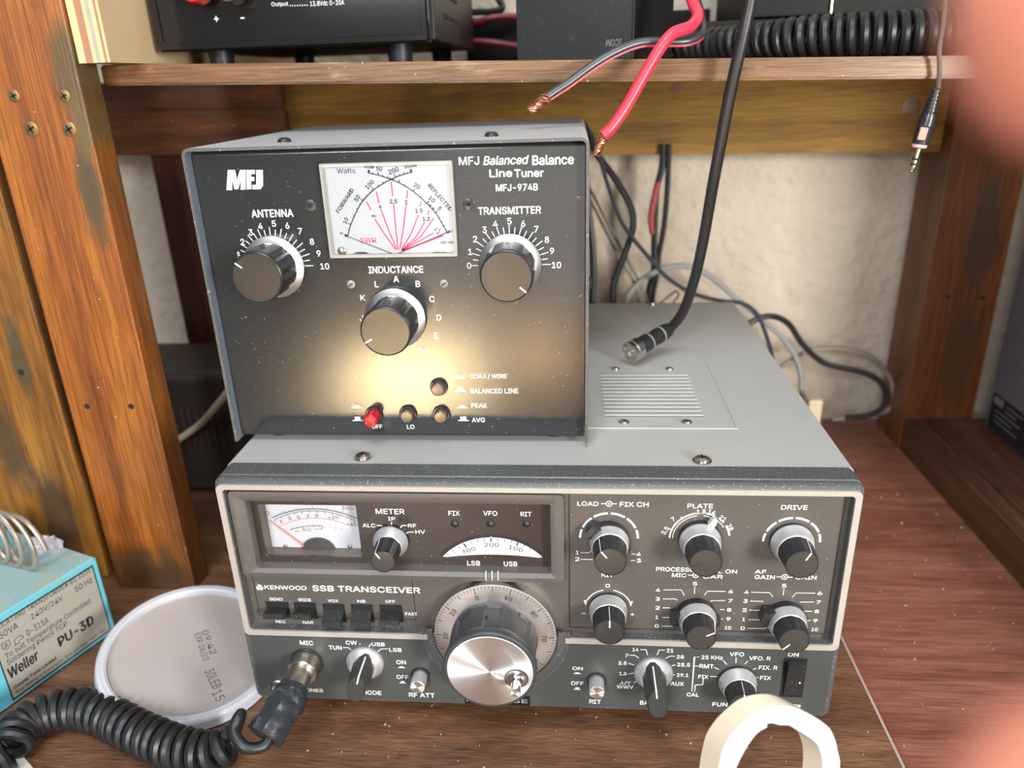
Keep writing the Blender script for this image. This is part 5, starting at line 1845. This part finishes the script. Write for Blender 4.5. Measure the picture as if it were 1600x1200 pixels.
wtext('ISOLATING TRANSFORMER BS 3535', CW3, -75, 1205, 762, 735, 4.2)
wtext('240V/24V', CW3, 262, 1110, 530, 955, 4.6)
wtext('50 Hz', CW3, 630, 880, 772, 800, 4.6)
wtext('50VA', CW_, 0, 305, 128, 228, 4.6)
wtext('0-315A', CW_, 188, 280, 342, 192, 4.6)
wtext('To suit Temperature Controlled', CW_, 38, 437, 636, 75, 4.8)
wtext('Soldering Pencil TCP', CW_, 52, 487, 472, 228, 4.8)
wtext('PU-3D', CW_, 412, 345, 655, 205, 6.8, .045)
wtext('Weller', CW_, 68, 572, 275, 452, 7.5, .03, .1)
wtext('Cooper Tools Limited', CW_, 95, 648, 395, 460, 3.0, .03)
wtext('Wear District 6, Washington, Tyne and Wear, NE37 7NA', CW_, 105, 672, 738, 262, 2.5)
c_ = WP.to(*CW_(42, 348))
m_.line(WP, [(c_[0] - 2.3, c_[1] + 2.6), (c_[0] + 2.3, c_[1] + 2.6), (c_[0] + 2.3, c_[1] - 1), (c_[0], c_[1] - 2.9), (c_[0] - 2.3, c_[1] - 1)], .35, .2, True)
m_._text(WP, 'B', c_, None, 2.6, 0, 0, 0, .2)
c_ = WP.to(*CW_(132, 312))
m_.arc(WP, c_, 2.8, 0, 180, .35, .2, 12)
m_.line(WP, [(c_[0] - 2.8, c_[1]), (c_[0] - 3, c_[1] - 1.5), (c_[0] - .5, c_[1] - 1.5), (c_[0], c_[1] - .3), (c_[0] + 2.8, c_[1])], .35, .2)
lab(m_.build('label_print', BLACKINK, lbm, flat=True), 'black label print')
# turquoise tab and spring holder
q = U(8, 838, 2, WZ)
tp = Plane(Vector((-376, 88, WZ)), (.97, -.25, 0), (0, 0, 1))
m_ = MB()
m_.prism([(-22, 0), (6, 0), (1, 19), (-22, 19)], tp, -1.2, 1.2)
lab(m_.build('upright_tab', BLUE, wl), 'turquoise upright tab')
# horizontal spring: rings lean, axis running left to right
sc_ = Vector((-352, 52, WZ + 19.5))
sax = Vector((-.90, .30, .30)).normalized()
su = (Vector((0, 0, 1)) - sax * sax.z).normalized()
sv = sax.cross(su)
pts = []
c0 = U(32, 838, 1, 55)
for i in range(0, 5 * 24 + 1):
    a = 2 * math.pi * i / 24
    p_ = c0 + Vector((-1.0, .25, .05)).normalized() * (11.5 * i / 24 - 5)
    R_ = 20.5
    pts.append(p_ + Vector((math.cos(a) * R_ * .84, -math.cos(a) * R_ * .35, math.sin(a) * R_)))
zmin = min(q.z for q in pts)
for q in pts:
    q.z += WZ + 1.6 - zmin
m_ = MB()
m_.tube(pts, 1.5, 8)
lab(m_.build('spring_holder', SPRING, wl), 'bare wire spiral iron holder')
m_ = MB()
cq = U(71, 858, 2, WZ)
bb = bmesh.new()
bmesh.ops.create_icosphere(bb, subdivisions=3, radius=1)
for v in bb.verts:
    nz = noise.noise(v.co * 1.7 + Vector((3, 1, 5))) * .55 + noise.noise(v.co * 4) * .25
    v.co = Vector((v.co.x * 9.5, v.co.y * 6.5, max(0, (v.co.z + .25)) * 8)) * (1 + nz)
    v.co.z = max(0, v.co.z)
m_.merge(bb, Matrix.Translation(cq + Vector((0, 0, .1))))
tag(m_.build('plastic_scrap', MILKY, None, 20), 'crumpled scrap of clear plastic on the turquoise transformer', 'scrap')

# ------------------------------------------------------------------ lid leaning by the transceiver
ld = thing('plastic_lid', 'round frosted plastic tub lid lying tilted beside the transceiver', 'lid', (-226, 44, 0))
LN = Vector((.2, -.12, 1)).normalized()
LC = Vector((-219, 32.8, 22.3))
LK = .967
m_ = MB()
m_.lathe([(r * LK, h) for r, h in ((50.2, -3.0), (50.0, -3.8), (.3, -3.8))], LC, LN, 80, False, True)
dk = lab(m_.build('disc', LIDM, ld), 'frosted see-through disc')
m_ = MB()
m_.lathe([(r * LK, h) for r, h in ((50.2, -3.9), (51, -1), (52.5, -.2), (54.0, -.6), (55.0, -.2), (56.6, -1.0), (57.6, -3), (57.8, -7.0), (58.2, -7.6), (57.6, -9.2), (56.8, -9.2), (56.6, -3), (54, -1.8), (51.6, -2.4), (51.2, -5), (50.2, -4.6))], LC, LN, 96, False, False)
lab(m_.build('rim', LIDR, ld), 'milky stepped rim')
lu = (Vector((1, 0, 0)) - LN * LN.x).normalized()
LPl = Plane(LC + LN * -3.8, lu, LN.cross(lu))
m_ = MB()
for s_, xa, ya, xb, yb, h_ in (('09:42', 320, 985, 334, 1022, 4.0), ('EXP 06/10', 308, 990, 322, 1032, 4.6), ('30LEB', 326, 1046, 340, 1075, 5.6), ('15', 338, 1080, 345, 1094, 5.6)):
    pa, pb = LPl.to(xa, ya), LPl.to(xb, yb)
    m_._text(LPl, s_, ((pa[0] + pb[0]) / 2, (pa[1] + pb[1]) / 2), math.dist(pa, pb), h_, math.atan2(pb[1] - pa[1], pb[0] - pa[0]), 0, 0, .12)
lab(m_.build('stamp_print', M('faded_black_stamp', (.09, .075, .07), .6), dk, flat=True), 'faded dark date stamp')

# ------------------------------------------------------------------ white ring at the front
fr = thing('foam_ring', 'thick white ring with cream sides standing on the plank at front', 'ring', (109, -82, 0))
FPl = YP(-86)
CF = lambda x, y: (1060 + x / 4.7059, 1040 + y / 4.7059)
ou = [(290, 753), (330, 600), (400, 490), (480, 410), (570, 340), (660, 305), (760, 293), (850, 305), (940, 345), (1030, 395), (1110, 460), (1150, 540), (1172, 630), (1187, 753)]
inn_ = [(425, 753), (470, 660), (530, 560), (590, 490), (650, 455), (652, 432), (690, 424), (745, 438), (810, 440), (860, 465), (930, 510), (1000, 560), (1035, 610), (1058, 753)]
O2 = [FPl.to(*CF(*q)) for q in ou]
I2 = [FPl.to(*CF(*q)) for q in inn_]
oc = (sum(q[0] for q in O2) / len(O2))
zb_ = min(q[1] for q in O2)
# close the lower half down to the plank
O2 = O2 + [(O2[-1][0] + .8, zb_ * .62), (O2[-1][0] - 4, zb_ * .22), (oc + 8, .4), (oc - 9, .4), (O2[0][0] + 3, zb_ * .22), (O2[0][0] - .6, zb_ * .62)]
I2 = I2 + [(I2[-1][0] + .5, zb_ * .66), (I2[-1][0] - 3, zb_ * .40), (oc + 6, 9.5), (oc - 7, 9.5), (I2[0][0] + 3, zb_ * .40), (I2[0][0] - .4, zb_ * .66)]


def densify(P):
    P3 = smooth_path([Vector((a, b, 0)) for a, b in P + [P[0]]], 4)[:-1]
    return [(q.x, max(q.y, .3)) for q in P3]


O2, I2 = densify(O2), densify(I2)
m_ = MB()
n = len(O2)
BACK = Vector((-6.3, 6, 0))
V4 = [[m_.v(FPl.pt(a, b) + k) for a, b in P_] for P_, k in ((O2, Vector()), (O2, BACK), (I2, Vector()), (I2, BACK))]
for i in range(n):
    j = (i + 1) % n
    m_.mi = 0
    m_.f([V4[0][i], V4[0][j], V4[2][j], V4[2][i]])
    m_.f([V4[1][i], V4[3][i], V4[3][j], V4[1][j]])
    m_.mi = 1
    m_.f([V4[0][j], V4[0][i], V4[1][i], V4[1][j]])
    m_.f([V4[2][i], V4[2][j], V4[3][j], V4[3][i]])
lab(m_.build('ring_body', [FOAMW, FOAMC], fr), 'white cut face and cream side')

# grey sheet corner at lower left
m_ = MB()
q = [U(*c, 2, .3) for c in ((-60, 1183), (36, 1183), (52, 1202), (60, 1240), (-60, 1260))]
m_.loft([[p_ + Vector((0, 0, z)) for p_ in q] for z in (0, 1.5)])
tag(m_.build('plastic_sheet', GREYSH), 'corner of a pale grey sheet under the coiled lead', 'sheet')

# crumbs and shavings
m_ = MB()
for i in range(330):
    if i < 220:
        x, y, z = random.uniform(-330, 195), random.uniform(-120, 30), .25
    else:
        x, y, z = random.uniform(210, 350), random.uniform(-90, 300), -8.75
    s_ = random.choice((.13, .18, .22, .3, .5))
    a = random.random() * 3.14
    L_ = s_ * random.uniform(1, 2.6)
    if math.hypot(x + 219, y - 33) < 62:
        continue
    u_, v_ = Vector((math.cos(a), math.sin(a), 0)), Vector((-math.sin(a), math.cos(a), 0))
    c_ = Vector((x, y, z))
    m_.loft([[c_ + u_ * L_ * sx_ + v_ * s_ * sy_ + Vector((0, 0, zz)) for sx_, sy_ in ((-1, -1), (1, -.6), (.8, .9), (-1, .7))] for zz in (-.2, .4)])
tag(m_.build('wood_crumbs', CRUMB), 'pale wood crumbs and shavings scattered over the bench', 'crumbs', None, 'stuff')

# ------------------------------------------------------------------ the photographer's hand around the lens


cs = camspace


def limb(m_, pts):
    """a tapering rounded digit through (point, radius) joints"""
    P = smooth_path([p for p, r in pts], 5)
    n_ = len(pts) - 1
    R = []
    for i in range(len(P)):
        f_ = i / 5
        a = min(int(f_), n_ - 1)
        R.append(pts[a][1] + (pts[a + 1][1] - pts[a][1]) * (f_ - a))
    d_ = (P[-1] - P[-2]).normalized()
    e, r = P[-1], R[-1]
    for q in (.35, .65, .87, .98):
        P.append(e + d_ * r * q * .95)
        R.append(r * math.sqrt(1 - q * q))
    m_.tube(P, R, 16)


m_ = MB()
wv_ = (cs(0, 1, 0) - cs(0, 0, 0))                       # across the knuckles
loops = []
for c3, hw, ht, nx in (((165, -46, 84), 29, 25, (.55, 0, -.83)), ((132, -26, 56), 27, 21, (.58, 0, -.81)), ((112, -10, 36), 29, 18, (.6, 0, -.8)), ((99, -1, 19), 37, 16, (.62, 0, -.78)), ((87, 0, 3), 38, 13.5, (.62, 0, -.78)), ((79, 0, -6), 35, 9, (.62, 0, -.78)), ((76, 0, -9), 28, 4, (.62, 0, -.78))):
    c_ = cs(*c3)
    tv = (cs(*nx) - cs(0, 0, 0)).normalized()
    loops.append([c_ + wv_ * hw * math.cos(2 * math.pi * k / 24) + tv * ht * math.sin(2 * math.pi * k / 24) for k in range(24)])
m_.loft(loops)
limb(m_, [(cs(92, 24, 10), 10), (cs(83, 27, -6), 9.6), (cs(74, 28, -24), 8.9), (cs(60, 26, -36), 8.9), (cs(40, 21.5, -38.5), 8.8), (cs(30.1, 18.9, -37), 8.3)])
limb(m_, [(cs(92, 10, 8), 9.4), (cs(82, 10, -8), 9), (cs(79, 9.5, -30), 8.2), (cs(68, 7.5, -42), 7.8), (cs(57, 5, -39), 7.4), (cs(51, 4, -33), 6.8)])
limb(m_, [(cs(92, -9, 8), 9), (cs(83, -9, -8), 8.8), (cs(80, -10, -28), 7.9), (cs(69, -11.5, -40), 7.5), (cs(58, -12.5, -37), 7.1), (cs(52, -13, -32), 6.5)])
limb(m_, [(cs(93, -27, 10), 9.2), (cs(83, -29, -5), 8.8), (cs(74, -30.5, -24), 8.4), (cs(60, -30, -36), 8.4), (cs(40, -25.5, -38), 8.3), (cs(29, -23, -36.5), 7.9)])
limb(m_, [(cs(106, 8, 34), 13), (cs(92, 28, 28), 12.5), (cs(74, 42, 22), 11), (cs(56, 50, 14), 9.8), (cs(43, 53, 7), 8.4)])
raw = m_.build('hand', SKIN)
for md in list(raw.modifiers):
    raw.modifiers.remove(md)
rm = raw.modifiers.new('blend', 'REMESH')
rm.mode = 'VOXEL'
rm.voxel_size = .0016
sm_ = raw.modifiers.new('soften', 'SMOOTH')
sm_.factor = .5
sm_.iterations = 10
bpy.context.view_layer.update()
hm = bpy.data.meshes.new_from_object(raw.evaluated_get(bpy.context.evaluated_depsgraph_get()))
bpy.data.objects.remove(raw)
hm.name = 'hand'
hm.materials.clear()
hm.materials.append(SKIN)
hm.polygons.foreach_set('use_smooth', [True] * len(hm.polygons))
hand = bpy.data.objects.new('hand', hm)
COL.objects.link(hand)
tag(hand, 'blurred hand of the photographer with fingertips at right picture edge', 'hand')
for o in list(bpy.data.objects):
    if '_o' in o.keys():
        del o['_o']
